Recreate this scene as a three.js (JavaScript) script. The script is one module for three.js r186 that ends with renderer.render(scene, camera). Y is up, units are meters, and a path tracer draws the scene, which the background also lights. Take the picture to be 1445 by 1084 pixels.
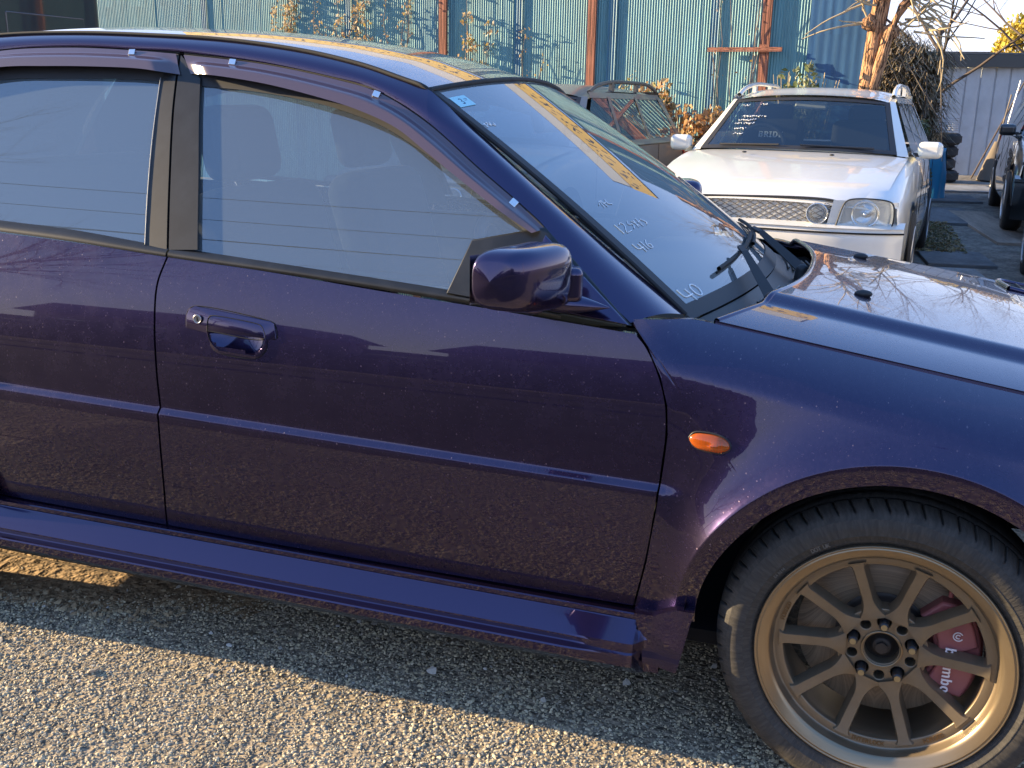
import * as THREE from 'three';
import { RoundedBoxGeometry } from 'three/addons/geometries/RoundedBoxGeometry.js';
import { mergeGeometries, toCreasedNormals } from 'three/addons/utils/BufferGeometryUtils.js';
import { FontLoader } from 'three/addons/loaders/FontLoader.js';
import { TextGeometry } from 'three/addons/geometries/TextGeometry.js';

// ---------------------------------------------------------------- camera, sky, sun, exposure
const scene = new THREE.Scene();
const camera = new THREE.PerspectiveCamera(40.98, 4 / 3, 0.05, 900);
camera.position.set(-0.15935, 1.31406, 2.74041);
camera.rotation.order = 'YXZ';
camera.rotation.set(-0.26718, 0.30249, 0.02022);
camera.updateMatrixWorld();

const SUN = new THREE.Vector3(-0.974, 0.226, -0.016).normalize();
const sun = new THREE.DirectionalLight(new THREE.Color(1.0, 0.77, 0.46), 5);
sun.position.copy(SUN).multiplyScalar(40);
sun.target.position.set(0, 0, -3);
sun.castShadow = true;
sun.shadow.mapSize.set(4096, 4096);
Object.assign(sun.shadow.camera, { left: -16, right: 16, top: 16, bottom: -16, near: 1, far: 120 });
scene.add(sun, sun.target);

{ // clear winter afternoon sky: pale towards the horizon, blue overhead, warmer round the low sun
  const W = 512, H = 256, d = new Float32Array(W * H * 4), v = new THREE.Vector3();
  for (let j = 0; j < H; j++) for (let i = 0; i < W; i++) {
    const el = ((j + 0.5) / H - 0.5) * Math.PI, az = ((i + 0.5) / W - 0.5) * 2 * Math.PI;
    v.set(Math.cos(el) * Math.cos(az), Math.sin(el), Math.cos(el) * Math.sin(az));
    const h = Math.max(0, v.y), c = v.dot(SUN);
    const a = Math.exp(-h / 0.2), b = Math.exp(-h / 0.62);
    const glow = Math.pow(Math.max(0, 0.5 + 0.5 * c), 6);
    const k = (j * W + i) * 4;
    d[k] = 0.045 + 0.07 * b + 0.4 * a + glow * (0.05 + 0.33 * a);
    d[k + 1] = 0.105 + 0.17 * b + 0.24 * a + glow * (0.045 + 0.22 * a);
    d[k + 2] = 0.26 + 0.34 * b - 0.06 * a + glow * (0.035 + 0.08 * a);
    d[k + 3] = 1;
  }
  const t = new THREE.DataTexture(d, W, H, THREE.RGBAFormat, THREE.FloatType);
  t.mapping = THREE.EquirectangularReflectionMapping;
  t.magFilter = THREE.LinearFilter; t.minFilter = THREE.LinearFilter; t.wrapS = THREE.RepeatWrapping;
  t.needsUpdate = true;
  scene.background = t; scene.environment = t;
}

const renderer = new THREE.WebGLRenderer({ antialias: true });
renderer.setSize(1024, 768);
renderer.toneMapping = THREE.LinearToneMapping;
renderer.toneMappingExposure = 3.25;
renderer.shadowMap.enabled = true;

// ---------------------------------------------------------------- helpers
function rng(a) { return () => { a |= 0; a = a + 0x6D2B79F5 | 0; let t = Math.imul(a ^ a >>> 15, 1 | a); t = t + Math.imul(t ^ t >>> 7, 61 | t) ^ t; return ((t ^ t >>> 14) >>> 0) / 4294967296; }; }
const V = (x, y, z) => new THREE.Vector3(x, y, z);
const clamp = (x, a, b) => Math.min(b, Math.max(a, x));
const lerp = (a, b, t) => a + (b - a) * t;
const sst = (a, b, x) => { const t = clamp((x - a) / (b - a), 0, 1); return t * t * (3 - 2 * t); };
const C = (r, g, b) => new THREE.Color().setRGB(r, g, b);
const taken = {};
function numbered(n) { taken[n] = (taken[n] ?? -1) + 1; return taken[n] ? n + '_' + String(taken[n]).padStart(3, '0') : n; }
function part(name, geo, mat, parent, label) {
  const m = new THREE.Mesh(geo, mat); m.name = name; m.castShadow = m.receiveShadow = true;
  if (label) m.userData.label = label;
  parent.add(m); return m;
}
function thing(name, label, category, group) {
  const g = new THREE.Group(); g.name = numbered(name); g.userData = { label, category };
  if (group) g.userData.group = group; scene.add(g); return g;
}
function solo(name, geo, mat, label, category, group) {
  const m = part(numbered(name), geo, mat, scene); m.userData = { label, category }; if (group) m.userData.group = group; return m;
}
function struct(name, geo, mat) { const m = part(numbered(name), geo, mat, scene); m.userData.kind = 'structure'; return m; }
// piecewise linear y(x) through points sorted by x
function pw(pts) { const p = [...pts].sort((a, b) => a[0] - b[0]); return (x) => { if (x <= p[0][0]) { const s = (p[1][1] - p[0][1]) / (p[1][0] - p[0][0]); return p[0][1] + s * (x - p[0][0]); } for (let i = 1; i < p.length; i++) if (x <= p[i][0]) return lerp(p[i - 1][1], p[i][1], (x - p[i - 1][0]) / (p[i][0] - p[i - 1][0])); const n = p.length - 1, s = (p[n][1] - p[n - 1][1]) / (p[n][0] - p[n - 1][0]); return p[n][1] + s * (x - p[n][0]); }; }
// smooth (monotone cubic) y(x)
function sm(pts) { const p = [...pts].sort((a, b) => a[0] - b[0]), n = p.length, m = [];
  for (let i = 0; i < n; i++) { const a = p[Math.max(0, i - 1)], b = p[Math.min(n - 1, i + 1)]; m.push((b[1] - a[1]) / (b[0] - a[0])); }
  return (x) => { if (x <= p[0][0]) return p[0][1] + m[0] * (x - p[0][0]); if (x >= p[n - 1][0]) return p[n - 1][1] + m[n - 1] * (x - p[n - 1][0]);
    let i = 1; while (x > p[i][0]) i++; const h = p[i][0] - p[i - 1][0], t = (x - p[i - 1][0]) / h, t2 = t * t, t3 = t2 * t;
    return (2 * t3 - 3 * t2 + 1) * p[i - 1][1] + (t3 - 2 * t2 + t) * h * m[i - 1] + (-2 * t3 + 3 * t2) * p[i][1] + (t3 - t2) * h * m[i]; }; }
const flip = (pts) => pts.map(([a, b]) => [b, a]);
// sheet of (nu x nv) cells; f(u, v) -> [x, y, z]; uv in metres unless given
function sheet(nu, nv, f, { us, vs, skip, uv, closedU } = {}) {
  us = us ?? Array.from({ length: nu + 1 }, (_, i) => i / nu); vs = vs ?? Array.from({ length: nv + 1 }, (_, i) => i / nv);
  const P = [], T = [], I = [], A = us.length, B = vs.length;
  for (let j = 0; j < B; j++) for (let i = 0; i < A; i++) { const p = f(us[i], vs[j]); P.push(...p); T.push(...(uv ? uv(p, us[i], vs[j]) : [p[0], p[1]])); }
  for (let j = 0; j < B - 1; j++) for (let i = 0; i < A - 1; i++) {
    const a = j * A + i, b = a + 1, c = a + A, d = c + 1;
    if (skip) { const m = [0, 1, 2].map((k) => (P[a * 3 + k] + P[b * 3 + k] + P[c * 3 + k] + P[d * 3 + k]) / 4); if (skip(m)) continue; }
    I.push(a, b, d, a, d, c);
  }
  const g = new THREE.BufferGeometry();
  g.setAttribute('position', new THREE.Float32BufferAttribute(P, 3)); g.setAttribute('uv', new THREE.Float32BufferAttribute(T, 2)); g.setIndex(I); g.computeVertexNormals();
  return g;
}
function clean(g) { const n = g.index ? g.toNonIndexed() : g; for (const k of Object.keys(n.attributes)) if (!['position', 'normal', 'uv'].includes(k)) n.deleteAttribute(k); if (!n.attributes.uv) n.setAttribute('uv', new THREE.Float32BufferAttribute(new Float32Array(n.attributes.position.count * 2), 2)); return n; }
const join = (list) => mergeGeometries(list.map(clean));
function tube(pts, r, seg = 8, n) { const c = new THREE.CatmullRomCurve3(pts.map((p) => V(...p))); return new THREE.TubeGeometry(c, n ?? Math.max(4, pts.length * 4), r, seg, false); }
function taperTube(pts, radii, seg = 6) { // one tapered tube through points
  const P = [], I = [], up = V(0.3, 1, 0.2).normalize();
  const v = pts.map((p) => V(...p));
  v.forEach((p, i) => { const t = v[Math.min(v.length - 1, i + 1)].clone().sub(v[Math.max(0, i - 1)]).normalize(); const a = t.clone().cross(Math.abs(t.dot(up)) > 0.95 ? V(1, 0, 0) : up).normalize(), b = t.clone().cross(a);
    for (let k = 0; k < seg; k++) { const w = k / seg * Math.PI * 2; P.push(p.x + radii[i] * (a.x * Math.cos(w) + b.x * Math.sin(w)), p.y + radii[i] * (a.y * Math.cos(w) + b.y * Math.sin(w)), p.z + radii[i] * (a.z * Math.cos(w) + b.z * Math.sin(w))); } });
  for (let i = 0; i < v.length - 1; i++) for (let k = 0; k < seg; k++) { const a = i * seg + k, b = i * seg + (k + 1) % seg; I.push(a, b, b + seg, a, b + seg, a + seg); }
  const T = []; let L = 0; v.forEach((p, i) => { if (i) L += p.distanceTo(v[i - 1]); for (let k = 0; k < seg; k++) T.push(Math.abs(k / seg * 2 - 1) * radii[i] * 4, L); });
  const g = new THREE.BufferGeometry(); g.setAttribute('position', new THREE.Float32BufferAttribute(P, 3)); g.setAttribute('uv', new THREE.Float32BufferAttribute(T, 2)); g.setIndex(I); g.computeVertexNormals(); return g;
}
function box(w, h, d, x = 0, y = 0, z = 0, r = 0) { const g = r ? new RoundedBoxGeometry(w, h, d, 2, r) : new THREE.BoxGeometry(w, h, d); g.translate(x, y, z); return g; }
function prism(poly, depth, bevel = 0) { // polygon in xy extruded along +z
  const s = new THREE.Shape(poly.map((p) => new THREE.Vector2(p[0], p[1])));
  return new THREE.ExtrudeGeometry(s, { depth: depth - 2 * bevel, bevelEnabled: bevel > 0, bevelSize: bevel, bevelThickness: bevel, bevelSegments: 2, steps: 1 }).translate(0, 0, bevel);
}
function inPoly(p, poly) { let c = false; for (let i = 0, j = poly.length - 1; i < poly.length; j = i++) { const a = poly[i], b = poly[j]; if ((a[1] > p[1]) !== (b[1] > p[1]) && p[0] < (b[0] - a[0]) * (p[1] - a[1]) / (b[1] - a[1]) + a[0]) c = !c; } return c; }
// textures
function vnoise(seed) { const R = rng(seed), T = new Float32Array(65536); for (let i = 0; i < 65536; i++) T[i] = R();
  const at = (x, y, p) => T[(((y % p) + p) % p) * 256 % 65536 + (((x % p) + p) % p)];
  return (x, y, p) => { const i = Math.floor(x), j = Math.floor(y), u = x - i, v = y - j, a = u * u * (3 - 2 * u), b = v * v * (3 - 2 * v); return lerp(lerp(at(i, j, p), at(i + 1, j, p), a), lerp(at(i, j + 1, p), at(i + 1, j + 1, p), a), b); }; }
function tex(W, H, f, { srgb = true, rep = [1, 1] } = {}) {
  const d = new Uint8Array(W * H * 4);
  for (let j = 0; j < H; j++) for (let i = 0; i < W; i++) { const c = f(i / W, j / H, i, j), k = (j * W + i) * 4; if (typeof c === 'number') { d[k] = d[k + 1] = d[k + 2] = clamp(c, 0, 1) * 255; d[k + 3] = 255; } else { for (let q = 0; q < 3; q++) d[k + q] = clamp(c[q], 0, 1) * 255; d[k + 3] = c.length > 3 ? clamp(c[3], 0, 1) * 255 : 255; } }
  const t = new THREE.DataTexture(d, W, H, THREE.RGBAFormat); t.wrapS = t.wrapT = THREE.RepeatWrapping; t.magFilter = THREE.LinearFilter; t.minFilter = THREE.LinearMipmapLinearFilter; t.generateMipmaps = true;
  if (srgb) t.colorSpace = THREE.SRGBColorSpace; t.repeat.set(...rep); t.needsUpdate = true; return t;
}
function fbm(n, x, y, p, oct = 4) { let s = 0, a = 0.5, q = 0; for (let o = 0; o < oct; o++) { s += a * n(x * p, y * p, p); q += a; a *= 0.55; p *= 2; } return s / q; }
const font = await new FontLoader().loadAsync('fonts/droid/droid_sans_bold.typeface.json');
const N1 = vnoise(11), N2 = vnoise(29);
const std = (o) => new THREE.MeshStandardMaterial(o), phy = (o) => new THREE.MeshPhysicalMaterial(o);
const bothSides = { side: THREE.DoubleSide };

// ---------------------------------------------------------------- materials
const M = {};
{ // dust lying on paint: fine pale grains (a spray of small spots with their own outlines)
  const R = rng(5), W = 1024, map = new Float32Array(W * W);
  for (let k = 0; k < 4200; k++) { const x = R() * W, y = R() * W, r = 0.5 + Math.pow(R(), 8) * 2.1, a = 0.16 + 0.55 * Math.pow(R(), 3); for (let j = -3; j <= 3; j++) for (let i = -3; i <= 3; i++) { const q = Math.hypot(i + Math.floor(x) - x, j + Math.floor(y) - y); if (q < r + 0.5) { const z = ((Math.floor(y) + j + W) % W) * W + (Math.floor(x) + i + W) % W; map[z] = Math.max(map[z], a * clamp(r + 0.5 - q, 0, 1)); } } }
  const base = [0.2, 0.155, 0.285], dust = [0.66, 0.58, 0.55];
  const cover = (u, v, i, j) => clamp(map[j * W + i] * 0.75 + 0.015 * fbm(N1, u, v, 6, 4) + 0.05 * Math.pow(fbm(N2, u, v, 120, 2), 2), 0, 1);
  const t = tex(W, W, (u, v, i, j) => { const a = cover(u, v, i, j); return [0, 1, 2].map((k) => lerp(base[k], dust[k], a)); }, { rep: [1.7, 1.7] });
  const rough = tex(W, W, (u, v, i, j) => { const a = cover(u, v, i, j); return [0, 0.2 + 0.1 * fbm(N2, u, v, 16, 3) + 0.6 * a, 0.88 * (1 - a)]; }, { srgb: false, rep: [1.7, 1.7] });
  M.paint = phy({ map: t, roughness: 1, roughnessMap: rough, metalness: 1, metalnessMap: rough, clearcoat: 1, clearcoatRoughness: 0.02, ...bothSides });
  M.paintClean = phy({ color: C(0.036, 0.024, 0.078), roughness: 0.2, metalness: 0.85, clearcoat: 1, clearcoatRoughness: 0.015, ...bothSides });
}
M.black = std({ color: C(0.02, 0.02, 0.022), roughness: 0.55, ...bothSides });
M.rubber = std({ color: C(0.018, 0.018, 0.019), roughness: 0.75, ...bothSides });
M.satin = std({ color: C(0.022, 0.024, 0.026), roughness: 0.42, map: tex(256, 256, (u, v) => 0.75 + 0.5 * (fbm(N1, u, v, 10, 4) - 0.5), { rep: [3, 3] }), ...bothSides });
M.dark = std({ color: C(0.006, 0.006, 0.007), roughness: 0.9, ...bothSides });
M.visor = phy({ color: C(0.085, 0.052, 0.066), roughness: 0.3, clearcoat: 1, clearcoatRoughness: 0.08, ...bothSides });
M.glass = phy({ color: C(0.72, 0.78, 0.8), metalness: 0.22, transmission: 1, thickness: 0, ior: 2.2, roughness: 0.0, ...bothSides });
M.glassTint = phy({ color: C(0.34, 0.42, 0.47), metalness: 0.34, transmission: 1, thickness: 0, ior: 2.2, roughness: 0.0, ...bothSides });
M.glassSide = phy({ color: C(0.62, 0.73, 0.8), metalness: 0.15, transmission: 1, thickness: 0, ior: 2.2, roughness: 0.0, ...bothSides });
M.chrome = std({ color: C(0.75, 0.75, 0.75), metalness: 1, roughness: 0.2 });
M.steel = std({ color: C(0.45, 0.45, 0.46), metalness: 1, roughness: 0.35 });
M.amber = phy({ color: C(0.9, 0.18, 0.01), roughness: 0.12, clearcoat: 1, transmission: 0.55, thickness: 0, ...bothSides });
// ================================================================ the purple sedan (x forward, y up, z towards its right side)
const car = thing('purple_sedan', 'dark purple four-door sedan with bronze ten-spoke wheels and smoked window visors', 'car');
const yc = (x) => 0.587 + (-0.426 - x) * 0.029;                 // body-side crease
const ledgeFade = (x) => 1 - sst(-0.47, -0.38, x);
function zSide(x, y) {
  const c = yc(x), L = 0.012 * ledgeFade(x), up = 0.852 - (y > 0.66 ? 0.5 * (y - 0.66) ** 2 : 0);
  if (y > c + 0.012) return up;
  if (y > c) return 0.852 + (c + 0.012 - y) / 0.012 * L;
  return 0.852 + L - 0.55 * (c - y) ** 2;
}
const zGlass = (x, y, o = 0) => (y > 0.96 ? 0.795 - (y - 0.96) * 0.5 - 0.15 * (y - 0.96) ** 2 : 0.795 - (y - 0.96) * 0.45) + o;
const D = { // outlines on the body side, x and y in metres
  doorFront: [[-0.516, 0.896], [-0.487, 0.867], [-0.458, 0.816], [-0.44, 0.76], [-0.435, 0.702], [-0.438, 0.65], [-0.446, 0.55], [-0.46, 0.437], [-0.484, 0.317]],
  doorRear: [[-1.57, 0.97], [-1.589, 0.911], [-1.591, 0.834], [-1.586, 0.723], [-1.581, 0.595], [-1.591, 0.451], [-1.613, 0.329]],
  belt: [[-2.7, 1.03], [-2.3, 1.014], [-2.034, 1.0], [-1.831, 0.989], [-1.569, 0.97], [-1.278, 0.953], [-0.95, 0.929], [-0.736, 0.914], [-0.52, 0.896]],
  sill: [[-2.4, 0.34], [-1.97, 0.332], [-1.613, 0.327], [-1.156, 0.321], [-0.484, 0.317]],
  bgap: [[-1.679, 1.407], [-1.655, 1.291], [-1.614, 1.136], [-1.574, 0.984], [-1.571, 0.968]],
  sashF: [[-1.606, 1.355], [-1.583, 1.276], [-1.541, 1.139], [-1.5, 0.988]],
  sashR: [[-1.712, 1.354], [-1.685, 1.211], [-1.658, 1.088], [-1.635, 0.991]],
  beltTop: [[-2.7, 1.05], [-2.3, 1.034], [-2.048, 1.021], [-1.843, 1.011], [-1.634, 0.993], [-1.573, 0.989], [-1.282, 0.97], [-0.951, 0.948], [-0.736, 0.931], [-0.52, 0.91]],
  gap: [[-2.65, 1.34], [-2.4, 1.39], [-2.205, 1.418], [-1.995, 1.426], [-1.789, 1.42], [-1.68, 1.415], [-1.462, 1.394], [-1.253, 1.36], [-1.151, 1.335], [-1.023, 1.276], [-0.876, 1.18], [-0.788, 1.124], [-0.719, 1.076], [-0.653, 1.014], [-0.584, 0.959], [-0.52, 0.912]],
  gutter: [[-2.75, 1.375], [-2.45, 1.432], [-2.218, 1.454], [-2.005, 1.459], [-1.798, 1.454], [-1.577, 1.443], [-1.366, 1.419], [-1.209, 1.389], [-1.107, 1.361], [-1.036, 1.34]],
  visTopF: [[-1.668,1.407],[-1.460,1.389],[-1.251,1.355],[-1.149,1.331],[-1.022,1.272],[-0.874,1.176],[-0.786,1.120],[-0.718,1.072]],
  visBotF: [[-1.633,1.364],[-1.593,1.364],[-1.434,1.347],[-1.278,1.318],[-1.175,1.293],[-1.074,1.257],[-1.000,1.214],[-0.911,1.161],[-0.815,1.105],[-0.741,1.064]],
  glassTopF: [[-1.615,1.338],[-1.448,1.326],[-1.292,1.304],[-1.188,1.280],[-1.112,1.255],[-1.012,1.207],[-0.903,1.148],[-0.760,1.062],[-0.66,0.99],[-0.53,0.905]],
  visTopR: [[-2.55,1.345],[-2.4,1.378],[-2.205,1.414],[-1.995,1.423],[-1.787,1.416],[-1.690,1.410]],
  visBotR: [[-2.5,1.31],[-2.35,1.345],[-2.168,1.374],[-2.023,1.378],[-1.881,1.378],[-1.756,1.374],[-1.659,1.362]],
  glassTopR: [[-2.55,1.28],[-2.35,1.318],[-2.186,1.344],[-1.983,1.351],[-1.773,1.350],[-1.712,1.346]],
  sail: [[-0.865,1.041],[-0.718,1.073],[-0.520,0.908],[-0.899,0.941]],
  bezel: [[-1.506,0.822],[-1.507,0.848],[-1.501,0.862],[-1.487,0.869],[-1.301,0.851],[-1.291,0.847],[-1.284,0.816]],
  flap: [[-1.454,0.819],[-1.453,0.843],[-1.449,0.851],[-1.439,0.853],[-1.337,0.845],[-1.321,0.841],[-1.314,0.831],[-1.311,0.814]],
  recess: [[-1.454,0.819],[-1.451,0.807],[-1.446,0.797],[-1.436,0.787],[-1.423,0.779],[-1.336,0.774],[-1.321,0.782],[-1.312,0.795],[-1.308,0.811]],
};
const fBelt = sm(D.belt), fSill = sm(D.sill), fBeltTop = sm(D.beltTop), fGap = sm(D.gap), fGutter = sm(D.gutter);
const side = new THREE.Group(); // right side parts are made once; the left side is mirrored further down
// body panel between two edges x(y) and two y(x) curves, with a turned-in edge
function sidePanel(xL, xR, yB, yT, { hole, nu = 64, fold = 0.014, zf = zSide } = {}) {
  const rows = []; for (let i = 0; i <= 26; i++) rows.push(['b', i / 26]); for (let i = 1; i <= 4; i++) rows.push(['c', i / 4]); for (let i = 1; i <= 44; i++) rows.push(['t', i / 44]);
  const pos = (u, r) => { const x0 = lerp(xL(0.6), xR(0.6), u), b = yB(x0), t = yT(x0), c = yc(x0); const [s, f] = rows[r]; const y = s === 'b' ? lerp(b, c, f) : s === 'c' ? lerp(c, c + 0.012, f) : lerp(c + 0.012, t, f); const x = lerp(xL(y), xR(y), u); return [x, y, zf(x, y)]; };
  const R = rows.length - 1, g = [sheet(0, 0, (u, v) => pos(u, Math.round(v * R)), { us: Array.from({ length: nu + 1 }, (_, i) => i / nu), vs: rows.map((_, i) => i / R), skip: hole })];
  const edge = []; for (let i = 0; i <= nu; i++) edge.push(pos(i / nu, 0)); for (let r = 1; r <= R; r++) edge.push(pos(1, r)); for (let i = nu - 1; i >= 0; i--) edge.push(pos(i / nu, R)); for (let r = R - 1; r >= 0; r--) edge.push(pos(0, r));
  g.push(sheet(edge.length - 1, 1, (u, v) => { const p = edge[Math.round(u * (edge.length - 1))]; return [p[0], p[1], p[2] - v * fold]; }));
  return join(g);
}
const offX = (pts, d) => { const f = sm(flip(pts)); return (y) => f(y) + d; };
const xDoorFront = offX(D.doorFront, 0), xDoorRear = offX(D.doorRear, 0);
// ---- front door
const fd = new THREE.Group(); fd.name = 'front_door'; side.add(fd);
const handleHole = [...D.flap.slice(), ...D.recess.slice().reverse()];
const holePoly = [[-1.45, 0.816], [-1.449, 0.846], [-1.437, 0.849], [-1.323, 0.838], [-1.315, 0.815], [-1.316, 0.794], [-1.334, 0.779], [-1.421, 0.784], [-1.442, 0.798]];
part('door_skin', sidePanel((y) => xDoorRear(y) + 0.0025, (y) => xDoorFront(y) - 0.0025, (x) => fSill(x) + 0.001, fBelt, { nu: 190, hole: (m) => inPoly(m, holePoly) }), M.paint, fd);
function drape(poly, o, n = 1) { // polygon laid on the body side at offset o
  const g = new THREE.ShapeGeometry(new THREE.Shape(poly.map((p) => new THREE.Vector2(...p)))); const a = g.attributes.position; for (let i = 0; i < a.count; i++) a.setZ(i, zSide(a.getX(i), a.getY(i)) + o); g.computeVertexNormals(); return g;
}
function rimOf(poly, o, r, mat, name, parent) { part(name, tube([...poly, poly[0]].map(([x, y]) => [x, y, zSide(x, y) + o]), r, 6, poly.length * 8), mat, parent); }
{ // handle: flush bezel, lift flap, scooped recess, key cylinder
  const ring = (A, B, oa, ob, n = 60) => { const ca = new THREE.CatmullRomCurve3(A.map(([x, y]) => V(x, y, 0)), true, 'catmullrom', 0.2), cb = new THREE.CatmullRomCurve3(B.map(([x, y]) => V(x, y, 0)), true, 'catmullrom', 0.2); return sheet(n, 6, (u, v) => { const a = ca.getPointAt(u % 1), b = cb.getPointAt(u % 1), x = lerp(a.x, b.x, v), y = lerp(a.y, b.y, v); return [x, y, zSide(x, y) + lerp(oa, ob, v)]; }); };
  const bz = [...D.bezel, [-1.305, 0.812], [-1.307, 0.794], [-1.32, 0.776], [-1.336, 0.769], [-1.424, 0.774], [-1.44, 0.783], [-1.455, 0.815]];
  const s = new THREE.Shape(bz.map((p) => new THREE.Vector2(...p))); s.holes.push(new THREE.Path(handleHole.map((p) => new THREE.Vector2(...p))));
  const hb = new THREE.Group(); hb.name = 'door_handle'; fd.add(hb);
  const g = new THREE.ExtrudeGeometry(s, { depth: 0.001, bevelEnabled: true, bevelSize: 0.0012, bevelThickness: 0.0012, bevelSegments: 2, curveSegments: 4 });
  const a = g.attributes.position; for (let i = 0; i < a.count; i++) a.setZ(i, a.getZ(i) + zSide(a.getX(i), a.getY(i)) + 0.0004);
  g.computeVertexNormals(); part('handle_bezel', toCreasedNormals(g, 0.5), M.paintClean, hb);
  const rc = new THREE.CatmullRomCurve3(handleHole.map(([x, y]) => V(x, y, 0)), true, 'catmullrom', 0.2), cx = -1.381, cy = 0.815;
  part('handle_recess', sheet(64, 10, (u, v) => { const q = rc.getPointAt(u % 1), k = Math.cos(v * Math.PI / 2), x = lerp(cx, q.x, k), y = lerp(cy, q.y, k); return [x, y, zSide(x, y) + 0.001 - 0.026 * Math.pow(Math.sin(v * Math.PI / 2), 1.3)]; }), M.paintClean, hb);
  const fs = new THREE.Shape(D.flap.map(([x, y]) => new THREE.Vector2(lerp(cx, x, 0.975), lerp(0.832, y, 0.93))));
  const fg = new THREE.ExtrudeGeometry(fs, { depth: 0.006, bevelEnabled: true, bevelSize: 0.0015, bevelThickness: 0.0015, bevelSegments: 2 }); const fa = fg.attributes.position; for (let i = 0; i < fa.count; i++) fa.setZ(i, fa.getZ(i) - 0.0065 + zSide(fa.getX(i), fa.getY(i)) + 0.0014); fg.computeVertexNormals();
  part('handle_flap', toCreasedNormals(fg, 0.5), M.paintClean, hb);
  for (const [nm, pl, k, r] of [['bezel_gap', bz, 1.012, 0.0011], ['flap_gap', D.flap, 1.0, 0.0012]]) part(nm, tube([...pl, pl[0]].map(([x, y]) => { const X = cx + (x - cx) * k, Y = 0.818 + (y - 0.818) * k; return [X, Y, zSide(X, Y) + (nm === 'flap_gap' ? 0.0022 : 0.0006)]; }), r, 5, pl.length * 6), M.dark, hb);
  const k = join([new THREE.CylinderGeometry(0.0085, 0.0085, 0.006, 24).rotateX(Math.PI / 2), new THREE.TorusGeometry(0.009, 0.0014, 8, 24).translate(0, 0, 0.003)]); k.translate(-1.478, 0.843, zSide(-1.478, 0.843) + 0.002);
  part('key_cylinder', k, M.steel, hb);
  const slot = box(0.0025, 0.009, 0.002, -1.478, 0.843, zSide(-1.478, 0.843) + 0.005); part('key_slot', slot, M.dark, hb);
}
// greenhouse trim as ruled strips between two outlines on the glass plane
function ruled(A, B, oa, ob, n = 60, m = 4, prof) {
  const ca = new THREE.CatmullRomCurve3(A.map(([x, y]) => V(x, y, 0))), cb = new THREE.CatmullRomCurve3(B.map(([x, y]) => V(x, y, 0)));
  return sheet(n, m, (u, v) => { const a = ca.getPointAt(u), b = cb.getPointAt(u), x = lerp(a.x, b.x, v), y = lerp(a.y, b.y, v); return [x, y, zGlass(x, y, prof ? prof(v, u) : lerp(oa, ob, v))]; });
}
const seg = (f, a, b, n = 24) => Array.from({ length: n + 1 }, (_, i) => { const x = lerp(a, b, i / n); return [x, f(x)]; });
const beltProf = (v) => 0.012 + 0.012 * Math.sin(Math.PI * clamp(v * 0.9, 0, 1)) + 0.002;
const strip = (f1, f2, a, b, name, parent, mat) => part(name, sheet(60, 8, (u, v) => { const x = lerp(a, b, u), y = lerp(f1(x), f2(x) - 0.001, v); const z0 = zGlass(x, f1(x), 0.004), z1 = zSide(x, f2(x)) + 0.0015; return [x, y, lerp(z0, z1, Math.pow(v, 0.7)) + 0.006 * Math.sin(Math.PI * v)]; }), mat, parent);
strip(fBeltTop, fBelt, -1.5685, -0.66, 'belt_moulding', fd, M.satin);
part('door_sash', ruled(D.bgap.slice(0, 4).map(([x, y]) => [x + 0.003, y]), D.sashF.map(([x, y]) => [x, y]), 0.013, 0.011, 30, 4), M.satin, fd);
part('sash_edge', ruled(D.bgap.slice(0, 4).map(([x, y]) => [x + 0.003, y]), D.bgap.slice(0, 4).map(([x, y]) => [x + 0.003, y]), 0.013, -0.012, 30, 1), M.satin, fd);
const gtF = sm(D.glassTopF);
part('window_frame', ruled(seg(fGap, -1.672, -0.53, 60).map(([x, y]) => [x + 0.004, y - 0.006]), seg(gtF, -1.615, -0.535, 60), 0.012, 0.003, 80, 4), M.black, fd);
{ const xl = sm(flip(D.sashF)); part('window_glass', sheet(50, 30, (u, v) => { const x0 = lerp(-1.515, -0.53, u), y0 = fBeltTop(x0) - 0.01, y1 = gtF(lerp(-1.605, -0.53, u)); const y = lerp(y0, y1, v), x = lerp(lerp(-1.515, -0.53, u), lerp(-1.61, -0.53, u), v); return [x, y, zGlass(x, y)]; }), M.glassSide, fd); }
const visProf = (v) => 0.014 + (v < 0.25 ? 0.004 * v / 0.25 : 0.004 + 0.022 * sst(0.25, 0.5, v) - 0.002 * v);
part('rain_visor', ruled(D.visTopF, D.visBotF, 0, 0, 120, 16, (v, u) => lerp(0.014, visProf(v), sst(0, 0.07, u) * (1 - 0.5 * sst(0.9, 1, u)))), M.visor, fd);
for (const [x, i] of [[-1.528, 0], [-1.147, 1], [-0.79, 2]]) { const y = sm(D.visTopF)(x) - 0.004; const c = new THREE.Mesh(new RoundedBoxGeometry(0.017, 0.014, 0.004, 1, 0.001), M.chrome); c.name = 'visor_clip'; c.position.set(x, y, zGlass(x, y, 0.019)); c.rotation.set(-0.45, 0, [-0.08, -0.3, -0.62][i]); fd.add(c); }
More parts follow.
